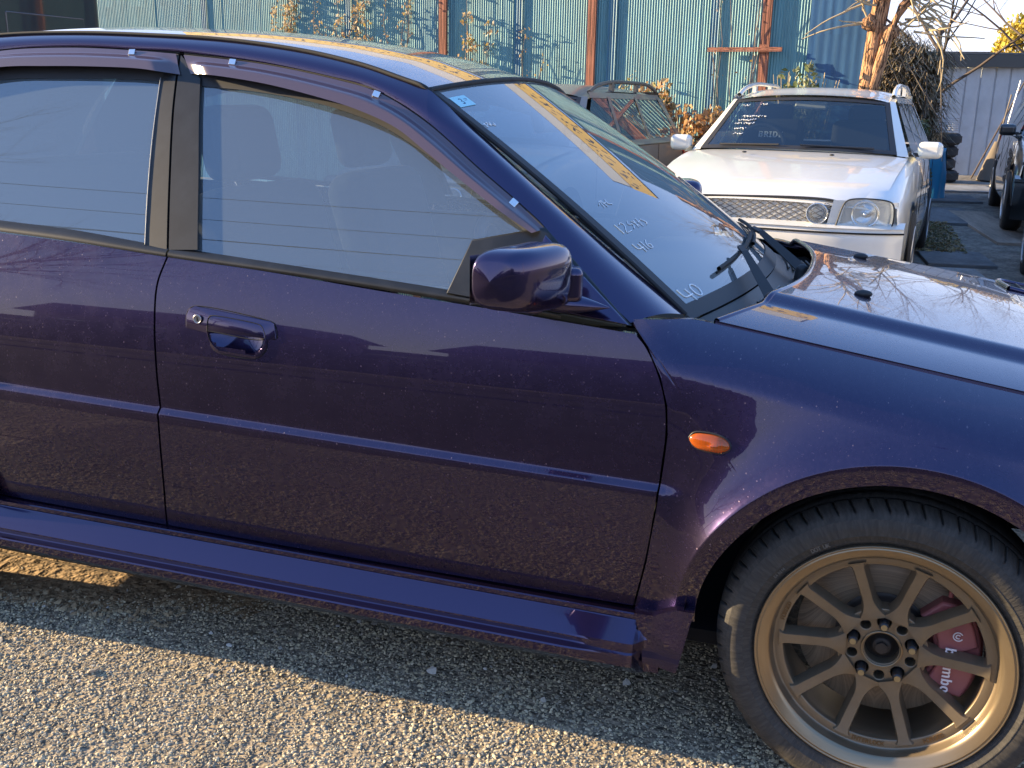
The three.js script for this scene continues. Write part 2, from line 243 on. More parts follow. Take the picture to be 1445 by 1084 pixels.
// black sail plate under the door mirror
{ const g = new THREE.ExtrudeGeometry(new THREE.Shape(D.sail.map((p) => new THREE.Vector2(...p))), { depth: 0.012, bevelEnabled: true, bevelSize: 0.002, bevelThickness: 0.002, bevelSegments: 1 }); const a = g.attributes.position; for (let i = 0; i < a.count; i++) a.setZ(i, a.getZ(i) + zGlass(a.getX(i), a.getY(i), 0.004)); g.computeVertexNormals(); part('mirror_sail', toCreasedNormals(g, 0.6), M.satin, fd);
  const g2 = new THREE.ExtrudeGeometry(new THREE.Shape([[-0.71, 1.058], [-0.525, 0.912], [-0.745, 0.936]].map((p) => new THREE.Vector2(...p))), { depth: 0.006, bevelEnabled: true, bevelSize: 0.003, bevelThickness: 0.003, bevelSegments: 2 }); const b = g2.attributes.position; for (let i = 0; i < b.count; i++) b.setZ(i, b.getZ(i) + zGlass(b.getX(i), b.getY(i), 0.022)); g2.computeVertexNormals(); part('mirror_base', toCreasedNormals(g2, 0.6), M.paintClean, fd); }
{ // door mirror: rounded shell swept back from the foot, hinge block, pointed foot fairing
  const shell = (n, m, f) => sheet(n, m, f);
  const box3 = (e) => (a) => Math.sign(Math.cos(a)) * Math.pow(Math.abs(Math.cos(a)), e);
  const ce = (a, e) => Math.sign(Math.cos(a)) * Math.pow(Math.abs(Math.cos(a)), e), se = (a, e) => Math.sign(Math.sin(a)) * Math.pow(Math.abs(Math.sin(a)), e);
  const g = shell(64, 40, (u, v) => { const a = u * Math.PI * 2, t = v; // t 0 inboard .. 1 outboard
    const k = Math.pow(Math.max(0, 1 - Math.pow(Math.abs(t * 2 - 1), 5)), 1 / 3.2);
    const hx = 0.055 * k, hy = (0.063 - 0.008 * t) * k; const z = 0.868 + 0.196 * t;
    const cxm = -0.672 - 0.055 * t * t, cym = 1.006 + 0.006 * t; return [cxm + hx * ce(a, 0.55), cym + hy * se(a, 0.6) - 0.012 * k * (1 - t) * (Math.sin(a) < 0 ? -Math.sin(a) * 0.4 : 0), z]; });
  part('mirror_housing', g, M.paintClean, fd);
  part('mirror_glass', sheet(12, 8, (u, v) => { const t = lerp(0.16, 0.86, u); return [-0.733 - 0.055 * t * t, 1.008 + lerp(-0.044, 0.044, v), 0.868 + 0.196 * t]; }), M.chrome, fd);
  part('mirror_hinge', new RoundedBoxGeometry(0.05, 0.066, 0.05, 3, 0.014).rotateY(0.2).translate(-0.633, 0.985, 0.868), M.paintClean, fd);
  const foot = sheet(28, 14, (u, v) => { const a = u * Math.PI * 2, t = v; const x = lerp(-0.72, -0.555, t), r = Math.sin(Math.PI * Math.pow(clamp(lerp(0.03, 0.985, t), 0, 1), 0.8)); return [x, lerp(0.952, 0.944, t) + 0.021 * r * Math.sin(a), 0.862 + 0.028 * r * Math.cos(a)]; });
  part('mirror_foot', foot, M.paintClean, fd);
  part('mirror_lamp_bump', new THREE.SphereGeometry(1, 16, 10).scale(0.024, 0.008, 0.012).translate(-0.692, 0.941, 0.925), M.paintClean, fd);
}
// ---- rear door
const rd = new THREE.Group(); rd.name = 'rear_door'; side.add(rd);
const xRearEnd = pw([[0.3, -2.1], [0.55, -2.2], [0.75, -2.33], [1.02, -2.4]]);
part('door_skin', sidePanel((y) => xRearEnd(y) + 0.0025, (y) => xDoorRear(y) - 0.0025, (x) => fSill(x) + 0.001, fBelt, { nu: 60 }), M.paint, rd);
strip(fBeltTop, fBelt, -2.42, -1.5735, 'belt_moulding', rd, M.satin);
part('door_sash', ruled(D.bgap.slice(0, 4).map(([x, y]) => [x - 0.003, y]), D.sashR, 0.013, 0.011, 30, 4), M.satin, rd);
part('sash_edge', ruled(D.bgap.slice(0, 4).map(([x, y]) => [x - 0.003, y]), D.bgap.slice(0, 4).map(([x, y]) => [x - 0.003, y]), 0.013, -0.012, 30, 1), M.satin, rd);
part('sash_bead', tube(D.sashR.map(([x, y]) => [x - 0.001, y, zGlass(x, y, 0.012)]), 0.0013, 6, 30), std({ color: C(0.2, 0.2, 0.2), roughness: 0.5 }), rd);
const gtR = sm(D.glassTopR);
part('window_frame', ruled(seg(fGap, -2.55, -1.684, 40).map(([x, y]) => [x, y - 0.006]), seg(gtR, -2.5, -1.71, 40), 0.012, 0.003, 60, 4), M.black, rd);
part('window_glass', sheet(40, 24, (u, v) => { const y0 = fBeltTop(lerp(-2.4, -1.63, u)) - 0.01, y1 = gtR(lerp(-2.46, -1.71, u)); const y = lerp(y0, y1, v), x = lerp(lerp(-2.38, -1.632, u), lerp(-2.48, -1.71, u), v); return [x, y, zGlass(x, y)]; }), M.glassTint, rd);
part('rain_visor', ruled(D.visTopR, D.visBotR, 0, 0, 80, 16, (v, u) => lerp(0.014, visProf(v), 1 - 0.9 * sst(0.93, 0.99, u))), M.visor, rd);
for (const x of [-1.81, -2.26]) { const y = sm(D.visTopR)(x) - 0.004; const c = new THREE.Mesh(new RoundedBoxGeometry(0.017, 0.014, 0.004, 1, 0.001), M.chrome); c.name = 'visor_clip'; c.position.set(x, y, zGlass(x, y, 0.019)); c.rotation.set(-0.45, 0, 0.02); rd.add(c); }
// ---- front fender, polar about the wheel centre
const WX = 0.005, WY = 0.308, RA = 0.364, RC = 0.403;
const yHood = (x) => 0.9 - 0.152 * (x + 0.373) - 0.1 * Math.max(0, x - 0.2) ** 2;
function zFender(x, y, cx = WX) {
  const yh = yHood(x), ys = yh - 0.09, r = Math.hypot(x - cx, y - WY), th = Math.atan2(y - WY, x - cx);
  let z = zSide(x, Math.min(y, ys));
  if (y > ys) { const t = Math.max(0, ys - 0.66), zt = lerp(0.71, 0.822, sst(-0.4, -0.515, x)), k = Math.max(0, (z - t * 0.09 - zt)) / 0.0081; z -= t * (y - ys) + k * (y - ys) ** 2; }
  const B = sst(3.5, 2.45, th < -1 ? th + 6.283 : th) * sst(-0.3, 0.35, th < -1 ? 9 : th);
  const q = Math.max(0, r - RC);
  const fl = 0.056 * Math.exp(-q / 0.055) * (1 - sst(0.1, 0.26, q));
  z += fl * B;
  if (r < RC) z -= 0.006 * (RC - r) / 0.039 * B;
  return z;
}
function wrapPanel(cx, poly, zf, th0, th1, n) { // star-shaped panel round a wheel arch
  const ths = Array.from({ length: n + 1 }, (_, i) => lerp(th0, th1, i / n));
  for (const [x, y] of poly) { const t = Math.atan2(y - WY, x - cx); const tt = t < -1.2 ? t + 2 * Math.PI : t; if (tt < Math.max(th0, th1) && tt > Math.min(th0, th1)) ths.push(tt); }
  ths.sort((a, b) => th0 > th1 ? b - a : a - b);
  const rout = (t) => { const dx = Math.cos(t), dy = Math.sin(t); let best = 9; for (let i = 0; i < poly.length; i++) { const a = poly[i], b = poly[(i + 1) % poly.length]; const ex = b[0] - a[0], ey = b[1] - a[1], den = dx * ey - dy * ex; if (Math.abs(den) < 1e-9) continue; const s = ((a[0] - cx) * ey - (a[1] - WY) * ex) / den, w = ((a[0] - cx) * dy - (a[1] - WY) * dx) / den; if (s > RA && w >= -1e-6 && w <= 1 + 1e-6) best = Math.min(best, s); } return best === 9 ? RC + 0.01 : best; };
  const rows = [RA, RA + 0.012, RA + 0.026, RC - 0.0015, RC + 0.0015]; const M2 = 56;
  const pos = (i, j) => { const t = ths[i], ro = Math.max(RC + 0.004, rout(t)); const f = j < rows.length ? 0 : (j - rows.length + 1) / M2; const r = j < rows.length ? rows[j] : lerp(RC + 0.0015, ro, f < 0.5 ? f : 1 - Math.pow(1 - f, 1.35) * Math.pow(0.5, -0.35)); const x = cx + r * Math.cos(t), y = WY + r * Math.sin(t); return [x, y, zf(x, y)]; };
  const J = rows.length + M2 - 1, I = ths.length - 1;
  const g = sheet(0, 0, (u, v) => pos(Math.round(u * I), Math.round(v * J)), { us: ths.map((_, i) => i / I), vs: Array.from({ length: J + 1 }, (_, j) => j / J) });
  const fold = (row, d, dr) => sheet(I, 2, (u, v) => { const p = pos(Math.round(u * I), row); return [p[0], p[1], p[2] - v * d]; });
  return join([g, fold(0, 0.03), fold(J, 0.014)]);
}
{
  const gapPts = D.doorFront.slice().reverse().map(([x, y]) => [x + 0.0025, y]);
  const poly = [[-0.481, 0.31], ...gapPts, [-0.522, 0.902], [-0.52, 0.917]];
  for (let i = 0; i <= 30; i++) { const x = lerp(-0.5, 0.66, i / 30); poly.push([x, yHood(x) - 0.001]); }
  poly.push([0.7, 0.62], [0.6, 0.31], [0.4, 0.2], [-0.45, 0.2]);
  const fender = part('front_fender', wrapPanel(WX, poly, zFender, 3.16, -0.02, 240), M.paint, side);
  const sg = []; const lens = [[-0.390,0.703],[-0.382,0.713],[-0.362,0.716],[-0.329,0.712],[-0.315,0.702],[-0.313,0.693],[-0.326,0.683],[-0.360,0.683],[-0.380,0.689]];
  const lc = new THREE.CatmullRomCurve3(lens.map(([x, y]) => V(x, y, 0)), true);
  part('side_signal_lens', sheet(48, 8, (u, v) => { const q = lc.getPointAt(u % 1), k = Math.cos(v * Math.PI / 2), x = lerp(-0.35, q.x, k), y = lerp(0.696, q.y, k); return [x, y, zFender(q.x, q.y) * 0.3 + zFender(-0.35, 0.696) * 0.7 + 0.003 + 0.011 * Math.sin(v * Math.PI / 2)]; }), M.amber, side, 'orange oval side indicator lens');
  part('side_signal_bezel', tube([...lens, lens[0]].map(([x, y]) => [lerp(-0.35, x, 1.03), lerp(0.696, y, 1.06), zFender(x, y) + 0.001]), 0.0022, 6, 64), M.black, side);
  for (let i = 0; i < 9; i++) sg.push(box(0.0012, 0.022, 0.003, -0.372 + i * 0.0055, 0.698 - i * 0.0007, zFender(-0.35, 0.696) + 0.006));
  part('side_signal_reflector', join(sg), std({ color: C(0.95, 0.4, 0.08), roughness: 0.3 }), side);
}
// ---- side skirt with two stepped ledges
{
  const prof = [[0.3185, 0.79], [0.3165, 0.832], [0.3145, 0.835], [0.3035, 0.8355], [0.301, 0.8375], [0.304, 0.8385], [0.3025, 0.8405], [0.272, 0.884], [0.2695, 0.886], [0.2585, 0.8855], [0.2565, 0.8875], [0.2535, 0.9045], [0.2505, 0.9065], [0.232, 0.9035], [0.226, 0.899], [0.19, 0.85], [0.18, 0.76]];
  const sh = (x) => -0.0165 * (x + 1.13);
  const g = sheet(90, prof.length - 1, (u, v) => { const q = prof[Math.round(v * (prof.length - 1))]; const x = u < 0.9 ? lerp(-2.3, -0.51, u / 0.9) : lerp(-0.51, -0.425, (u - 0.9) / 0.1), e = 1 - sst(-0.478, -0.445, x); const low = sst(-0.62, -0.5, x) * (q[1] > 0.8857 ? 1 : 0); const z = lerp(0.85 - Math.max(0, 0.25 - q[0]) * 0.25, q[1], e < 1 && q[1] > 0.842 ? e : 1) - low * (q[1] - 0.884) * 0.7; return [x, q[0] + sh(x) - low * 0.004, z]; });
  part('side_skirt', toCreasedNormals(g, 0.35), M.paintClean, side);
  const zf = (x, y) => 0.8525 + 0.012 * sst(-0.44, -0.37, x) + 0.005 * sst(0.245, 0.215, y);
  const poly = (u, v) => { const xl = pw([[0.212, -0.455], [0.26, -0.462], [0.315, -0.478]]), xr = pw([[0.2, -0.385], [0.345, -0.357]]); const top = pw([[-0.48, 0.3155], [-0.435, 0.3165], [-0.398, 0.342], [-0.352, 0.344]]); const x0 = lerp(-0.47, -0.37, u), y = lerp(0.205 + 0.004 * (1 - u), top(x0), v), x = lerp(xl(y), xr(y), u); return [x, y, zf(x, y)]; };
  const pieces = [sheet(24, 20, poly), sheet(24, 2, (u, v) => { const p = poly(u, 1); return [p[0], p[1] - 0, p[2] - v * 0.03]; }), sheet(24, 2, (u, v) => { const p = poly(u, 0); return [p[0], p[1], p[2] - v * 0.05]; }), sheet(20, 2, (u, v) => { const p = poly(1, u); return [p[0], p[1], p[2] - v * 0.12]; })];
  part('skirt_front_cap', join(pieces), M.paintClean, side);
}
// ---- rear quarter panel (beyond the frame, carries the rear arch)
{
  const RX = -2.51; const zq = (x, y) => { const r = Math.hypot(x - RX, y - WY); let z = zSide(x, Math.min(y, 1.0)); if (x < -2.9) z -= 0.35 * (x + 2.9) ** 2; if (y > 0.9) z -= 1.2 * (y - 0.9) ** 2; return z + 0.03 * Math.exp(-((Math.max(0, r - RC) / 0.1) ** 2)); };
  const poly = [[-2.1, 0.3], [-2.2, 0.55], [-2.33, 0.75], [-2.4, 1.0], [-2.75, 1.01], [-3.42, 0.98], [-3.44, 0.62], [-3.3, 0.3], [-3, 0.2], [-2.2, 0.2]];
  part('rear_quarter', wrapPanel(RX, poly, zq, 3.1, 0.04, 120), M.paintClean, side);
}
// ---- cant rail and front pillar, painted
{
  const A = seg(fGutter, -2.6, -1.02, 40), B = seg(fGap, -2.55, -0.99, 40);
  part('cant_rail', sheet(80, 8, (u, v) => { const xa = lerp(-2.7, -1.036, u), xb = lerp(-2.6, -1.01, u), x = lerp(xa, xb, v), y = lerp(fGutter(xa), fGap(xb), v); return [x, y, zGlass(x, y, lerp(0.0, 0.014, v) + 0.012 * Math.sin(Math.PI * v))]; }), M.paintClean, side);
  // pillar: from the gap line to the windscreen edge
  const W0 = V(-1.036, 1.34, zGlass(-1.036, 1.34, 0.0)), W1 = V(-0.435, 0.908, 0.69);
  const gy = sm(D.gap);
  part('front_pillar', sheet(60, 10, (u, v) => { const xb = lerp(-1.01, -0.52, u), b = V(xb, gy(xb), zGlass(xb, gy(xb), 0.014)); const a = W0.clone().lerp(W1, u); const p = b.clone().lerp(a, v), f = sst(0, 0.25, u), o = Math.sin(Math.PI * v); return [p.x + o * f * 0.0056, p.y + o * f * 0.012, p.z + o * lerp(0.012, 0.013, f)]; }), M.paintClean, side);
  part('pillar_seal', tube(seg(gy, -1.672, -0.52, 40).map(([x, y]) => [x, y - 0.003, zGlass(x, y, 0.008)]), 0.0035, 6, 100), M.rubber, side);
  part('rail_seal', tube(seg(gy, -2.55, -1.684, 30).map(([x, y]) => [x, y - 0.003, zGlass(x, y, 0.008)]), 0.0035, 6, 60), M.rubber, side);
}
// ---- mirrored left side, then both sides become parts of the car
for (const o of [...side.children]) { const c = o.clone(); c.scale.z = -1; car.add(o); car.add(c); }
// ---- roof
const zGut = (x) => zGlass(x, fGutter(x), 0.0);
const xHead = (k) => -1.04 + 0.055 * (1 - k * k);
const roofY = (x, k) => fGutter(x) + 0.04 * (1 - Math.pow(Math.abs(k), 2.2));
part('roof_panel', sheet(70, 40, (u, v) => { const k = lerp(-1, 1, v); const x = lerp(-2.72, xHead(k), u); return [x, roofY(x, k) + 0.001, zGut(x) * k]; }, { uv: (p) => [p[0], p[2]] }), M.paint, car);
const ROOFLINE = seg(fGutter, -2.6, -1.05, 40);
// ---- windscreen
const E0 = V(-0.435, 0.908, 0.69), E1 = V(-1.036, 1.334, 0.578), K0 = V(-0.32, 0.925, 0), K1 = V(-0.985, 1.37, 0);
function ws(s, t, o = 0) { const e = E0.clone().lerp(E1, s), c = K0.clone().lerp(K1, s), k = 1 - t * t, b = 0.048 * s * (1 - s); return [lerp(e.x, c.x, k) + 0.35 * b + o * 0.54, lerp(e.y, c.y, k) + 0.9 * b + o * 0.83, e.z * t]; }
for (const s of [-1, 1]) part('roof_drip_moulding', tube([...ROOFLINE.map(([x, y]) => [x, y + 0.0015, s * (zGut(x) + 0.001)]), ...[0.97, 0.85, 0.7, 0.5, 0.3, 0.1, 0].map((q) => ws(q, s * 1.0, 0.001))], 0.005, 6, 200), M.rubber, car);
part('windscreen_glass', sheet(30, 40, (u, v) => ws(u, lerp(-1, 1, v))), M.glass, car);
for (const s of [-1, 1]) part('windscreen_border', sheet(30, 3, (u, v) => ws(lerp(-0.02, 1, u), s * lerp(0.955, 1.0, v), 0.002)), M.black, car);
part('windscreen_bottom_border', sheet(40, 3, (u, v) => ws(lerp(-0.02, 0.028, v), lerp(-1, 1, u), 0.002)), M.black, car);
part('windscreen_header_seal', tube(Array.from({ length: 25 }, (_, i) => ws(1.002, lerp(-1, 1, i / 24), 0.003)), 0.006, 6, 90), M.rubber, car);
{ // writing in white paint pen on the glass
  const white = std({ color: C(0.85, 0.86, 0.85), roughness: 0.7 });
  const ink = (s0, t0, h, strokes, w = 0.0016) => part('price_writing', join(strokes.map((st) => tube(st.map(([a, b]) => ws(s0 + b * h, t0 - a * h * 1.5, 0.0012)), w, 5, 20))), white, car, 'handwritten white paint figures on the windscreen');
  const O = Array.from({ length: 13 }, (_, i) => [1.25 + 0.28 * Math.cos(i / 12 * 6.283), 0.5 + 0.42 * Math.sin(i / 12 * 6.283)]);
  const d4 = [[0, 0.95], [0.05, 0.5], [0.1, 0.35], [0.75, 0.35]], d4b = [[0.55, 0.8], [0.6, 0.4], [0.62, -0.1]], d1 = (x) => [[x, 0.95], [x + 0.02, 0.5], [x + 0.02, 0]], d6 = (x) => [[x + 0.4, 0.9], [x + 0.05, 0.5], [x + 0.1, 0.1], [x + 0.4, 0.1], [x + 0.45, 0.4], [x + 0.1, 0.45]];
  ink(0.03, 0.93, 0.05, [d4, d4b, O]);
  ink(0.225, 0.905, 0.036, [d4, d4b, d1(1), d6(1.3)], 0.0012);
  ink(0.3, 0.885, 0.04, [d1(0), [[0.4, 0.8], [0.7, 0.95], [0.85, 0.7], [0.35, 0.02], [0.95, 0.05]], [[1.5, 0.9], [1.3, 0.6], [1.7, 0.5], [1.4, 0.1]], [[1.9, 0.8], [2.2, 0.2]], [[2.2, 0.8], [1.95, 0.1]], [[2.4, 0.5], [2.8, 0.6]], [[2.6, 0.9], [2.55, 0.05]], [[3, 0.7], [3.3, 0.3], [3.1, 0.1]]], 0.001);
  ink(0.4, 0.845, 0.034, [[[0, 0.5], [0.5, 0.9], [0.3, 0.1]], [[0.7, 0.9], [0.75, 0.1]], [[0.6, 0.5], [1.1, 0.6]], [[1.3, 0.9], [1.2, 0.4], [1.6, 0.2]]], 0.001);
  ink(0.8, 0.945, 0.03, [[[0, 0.4], [0.3, 0.7], [0.2, 0.1], [0.6, 0.5]], [[0.7, 0.8], [0.9, 0.2], [1.1, 0.7]], [[1.2, 0.3], [1.5, 0.1], [1.6, 0.5]]], 0.001);
  const cv = document.createElement('canvas'); cv.width = 256; cv.height = 128; const c = cv.getContext('2d'); c.fillStyle = '#a9dbe2'; c.fillRect(0, 0, 256, 128); c.fillStyle = '#2a4a68'; c.font = 'bold 96px sans-serif'; c.fillText('3', 92, 98); c.fillRect(170, 40, 60, 6); c.fillRect(170, 56, 44, 6);
  const ct = new THREE.CanvasTexture(cv); ct.colorSpace = THREE.SRGBColorSpace;
  part('inspection_sticker', sheet(6, 4, (u, v) => ws(lerp(0.905, 0.955, v), lerp(0.945, 0.83, u), 0.0012), { uv: (p, u, v) => [u, v] }), std({ map: ct, roughness: 0.6, ...bothSides }), car, 'pale blue sticker with the number 3');
  part('inside_mirror', new RoundedBoxGeometry(0.03, 0.065, 0.22, 3, 0.012).rotateZ(0.3).translate(-0.93, 1.27, 0), M.black, car);
}
// ---- bonnet with raised centre and rear opening curve
const hoodX = (k) => -0.21 - 0.163 * Math.pow(Math.abs(k), 2.4);
function hood(x, z) { const k = Math.abs(z); const zs = 0.525 + 0.05 * (x + 0.3); const st = sst(zs + 0.012, zs - 0.045, k); const cr = 1 - (k / 0.71) ** 2; return yHood(x) + 0.018 + 0.022 * cr + 0.018 * st - 0.33 * Math.max(0, k - 0.5) ** 2; }
part('bonnet', sheet(70, 150, (u, v) => { const z = lerp(-0.706, 0.706, v), x = lerp(hoodX(z / 0.706), 0.74 - 0.1 * (z / 0.7) ** 2, u); return [x, hood(x, z), z]; }, { uv: (p) => [p[0], p[2]] }), M.paint, car);
part('bonnet_rear_edge', tube(Array.from({ length: 49 }, (_, i) => { const z = lerp(-0.7, 0.7, i / 48), x = hoodX(z / 0.706); return [x - 0.001, hood(x, z) - 0.004, z]; }), 0.0075, 8, 140), M.paintClean, car);
for (const s of [-1, 1]) part('bonnet_side_fold', sheet(60, 2, (u, v) => { const x = lerp(-0.373, 0.66, u); return [x, hood(x, 0.706) - v * 0.014, s * 0.706]; }), M.paintClean, car);
for (const [x, z] of [[-0.09, 0.32], [-0.09, -0.32]]) part('washer_nozzle', new THREE.SphereGeometry(1, 14, 8).scale(0.02, 0.009, 0.012).translate(x, hood(x, z) + 0.004, z), M.black, car);
for (const s of [-1, 1]) { // slatted bonnet vents further forward
  const g = []; const at = (a, b) => { const x = 0.3 + a * 0.2, z = s * (0.3 + b * 0.17); return [x, hood(x, z) + 0.004, z]; };
  part('vent_mesh', sheet(8, 6, (u, v) => { const p = at(u, v); return [p[0], p[1] - 0.001, p[2]]; }), M.dark, car);
  for (let i = 0; i < 6; i++) { const a = at(i / 5, 0), b = at(i / 5, 1); part('vent_slat', tube([a, b], 0.004, 5, 4), M.black, car); }
  part('vent_frame', tube([[0, 0], [1, 0], [1, 1], [0, 1], [0, 0]].map(([a, b]) => at(a, b)), 0.007, 6, 60), M.paintClean, car);
}
// ---- cowl, grilles, wipers
const cowl = (u, t) => { const a = ws(-0.02, t), zz = a[2], k = clamp(Math.abs(zz) / 0.706, 0, 1), xb = hoodX(k) + 0.03; return [lerp(a[0], xb, u), lerp(a[1] - 0.004, hood(xb, zz) - 0.045, u) - 0.014 * Math.sin(Math.PI * u), zz]; };
part('cowl_panel', sheet(12, 60, (u, v) => cowl(u, lerp(-1, 1, v))), M.satin, car);
for (const [c, w] of [[0.44, 0.16], [-0.35, 0.18]]) { const g = []; for (let i = 0; i < 6; i++) g.push(tube([0, 0.5, 1].map((q) => { const p = cowl(0.28 + i * 0.105, c + lerp(-w, w, q)); return [p[0], p[1] + 0.006, p[2]]; }), 0.0028, 5, 10)); part('cowl_grille', join(g), std({ color: C(0.16, 0.16, 0.16), roughness: 0.5 }), car); }
{ const b = cowl(0.35, 0.965); part('cowl_clip', new THREE.TorusGeometry(0.007, 0.003, 6, 16).rotateX(Math.PI / 2).translate(b[0], b[1] + 0.004, b[2]), M.black, car);
  const wiper = (pivot, s1, t1, t2) => { const P = cowl(...pivot); P[1] += 0.014; const m = ws(s1, t1, 0.03), e = ws(s1 + 0.03, t1 - 0.06, 0.022); const w = new THREE.Group(); w.name = 'wiper'; car.add(w);
    part('wiper_pivot', join([new THREE.CylinderGeometry(0.017, 0.02, 0.03, 16).translate(P[0], P[1], P[2]), new THREE.SphereGeometry(0.016, 12, 8).translate(P[0], P[1] + 0.014, P[2])]), M.black, w);
    const arm = (A, B, w0, w1, h) => { const a = V(...A), b = V(...B), d = b.clone().sub(a), L = d.length(); const g = new RoundedBoxGeometry(L, h, 1, 2, 0.003); const p = g.attributes.position; for (let i = 0; i < p.count; i++) { const f = p.getX(i) / L + 0.5; p.setZ(i, p.getZ(i) * lerp(w0, w1, f)); } g.computeVertexNormals(); const q = new THREE.Quaternion().setFromUnitVectors(V(1, 0, 0), d.normalize()); g.applyQuaternion(q); const c = a.clone().lerp(b, 0.5); return g.translate(c.x, c.y, c.z); };
    part('wiper_arm', join([arm([P[0], P[1] + 0.016, P[2]], m, 0.026, 0.014, 0.011), arm(m, e, 0.014, 0.01, 0.008)]), M.black, w);
    const bl = Array.from({ length: 13 }, (_, i) => { const f = i / 12, t = lerp(t2[0], t2[1], f); return ws(s1 + 0.02 + t2[2] * (f - 0.5), t, 0.013); });
    part('wiper_blade', join([tube(bl, 0.0055, 6, 40), tube(bl.map((p) => [p[0] - 0.004, p[1] - 0.009, p[2]]), 0.003, 4, 40)]), M.rubber, w); };
  wiper([0.55, 0.62], 0.07, 0.36, [0.62, -0.18, 0.03]);
  wiper([0.55, -0.02], 0.075, -0.24, [0.02, -0.8, 0.03]); }
// ---- rear: back window, boot, bumpers, under-shell
part('rear_window', sheet(16, 24, (u, v) => { const k = lerp(-1, 1, v); const a = [-2.72, roofY(-2.72, k), zGut(-2.72) * k], b = [-3.05 - 0.04 * (1 - k * k), 1.05, 0.66 * k]; return [lerp(a[0], b[0], u), lerp(a[1], b[1], u) + 0.03 * Math.sin(Math.PI * u), lerp(a[2], b[2], u)]; }), M.glassTint, car);
for (const s of [-1, 1]) part('rear_pillar', sheet(12, 10, (u, v) => { const a = [lerp(-2.72, -3.05, u), lerp(1.385, 1.05, u), s * lerp(0.56, 0.67, u)], b = [lerp(-2.5, -2.62, u), lerp(1.38, 1.03, u), s * lerp(0.57, 0.77, u)]; return a.map((q, i) => lerp(q, b[i], v) + (i === 2 ? s * 0.015 * Math.sin(Math.PI * v) : 0)); }), M.paintClean, car);
part('boot_lid', join([sheet(16, 20, (u, v) => [lerp(-3.02, -3.44, u), 1.055 - 0.02 * u * u, lerp(-0.74, 0.74, v)]), sheet(10, 20, (u, v) => [-3.44 - 0.03 * Math.sin(Math.PI * u), lerp(1.035, 0.62, u), lerp(-0.74, 0.74, v)])]), M.paintClean, car);
part('rear_bumper', new RoundedBoxGeometry(0.3, 0.26, 1.6, 4, 0.07).translate(-3.4, 0.53, 0), M.paintClean, car);
part('front_bumper', new RoundedBoxGeometry(0.42, 0.42, 1.6, 4, 0.09).translate(0.68, 0.42, 0), M.paintClean, car);
part('under_shell', join([box(2.6, 0.03, 1.5, -1.6, 0.235, 0), box(0.02, 0.6, 1.36, -0.42, 0.56, 0), box(0.02, 0.75, 1.3, -2.95, 0.64, 0), ...[-1, 1].flatMap((s) => [box(1.75, 0.58, 0.03, -1.35, 0.6, s * 0.79), box(1.3, 0.3, 0.02, 0.1, 0.66, s * 0.6), box(1.2, 0.55, 0.02, -2.55, 0.68, s * 0.6)])]), M.dark, car);
for (const [cx, s] of [[0.005, 1], [0.005, -1], [-2.51, 1], [-2.51, -1]]) part('wheel_arch_liner', sheet(40, 4, (u, v) => { const a = lerp(-0.15, Math.PI + 0.15, u); return [cx + 0.385 * Math.cos(a), WY + 0.385 * Math.sin(a), s * lerp(0.55, 0.855, v)]; }), M.dark, car);
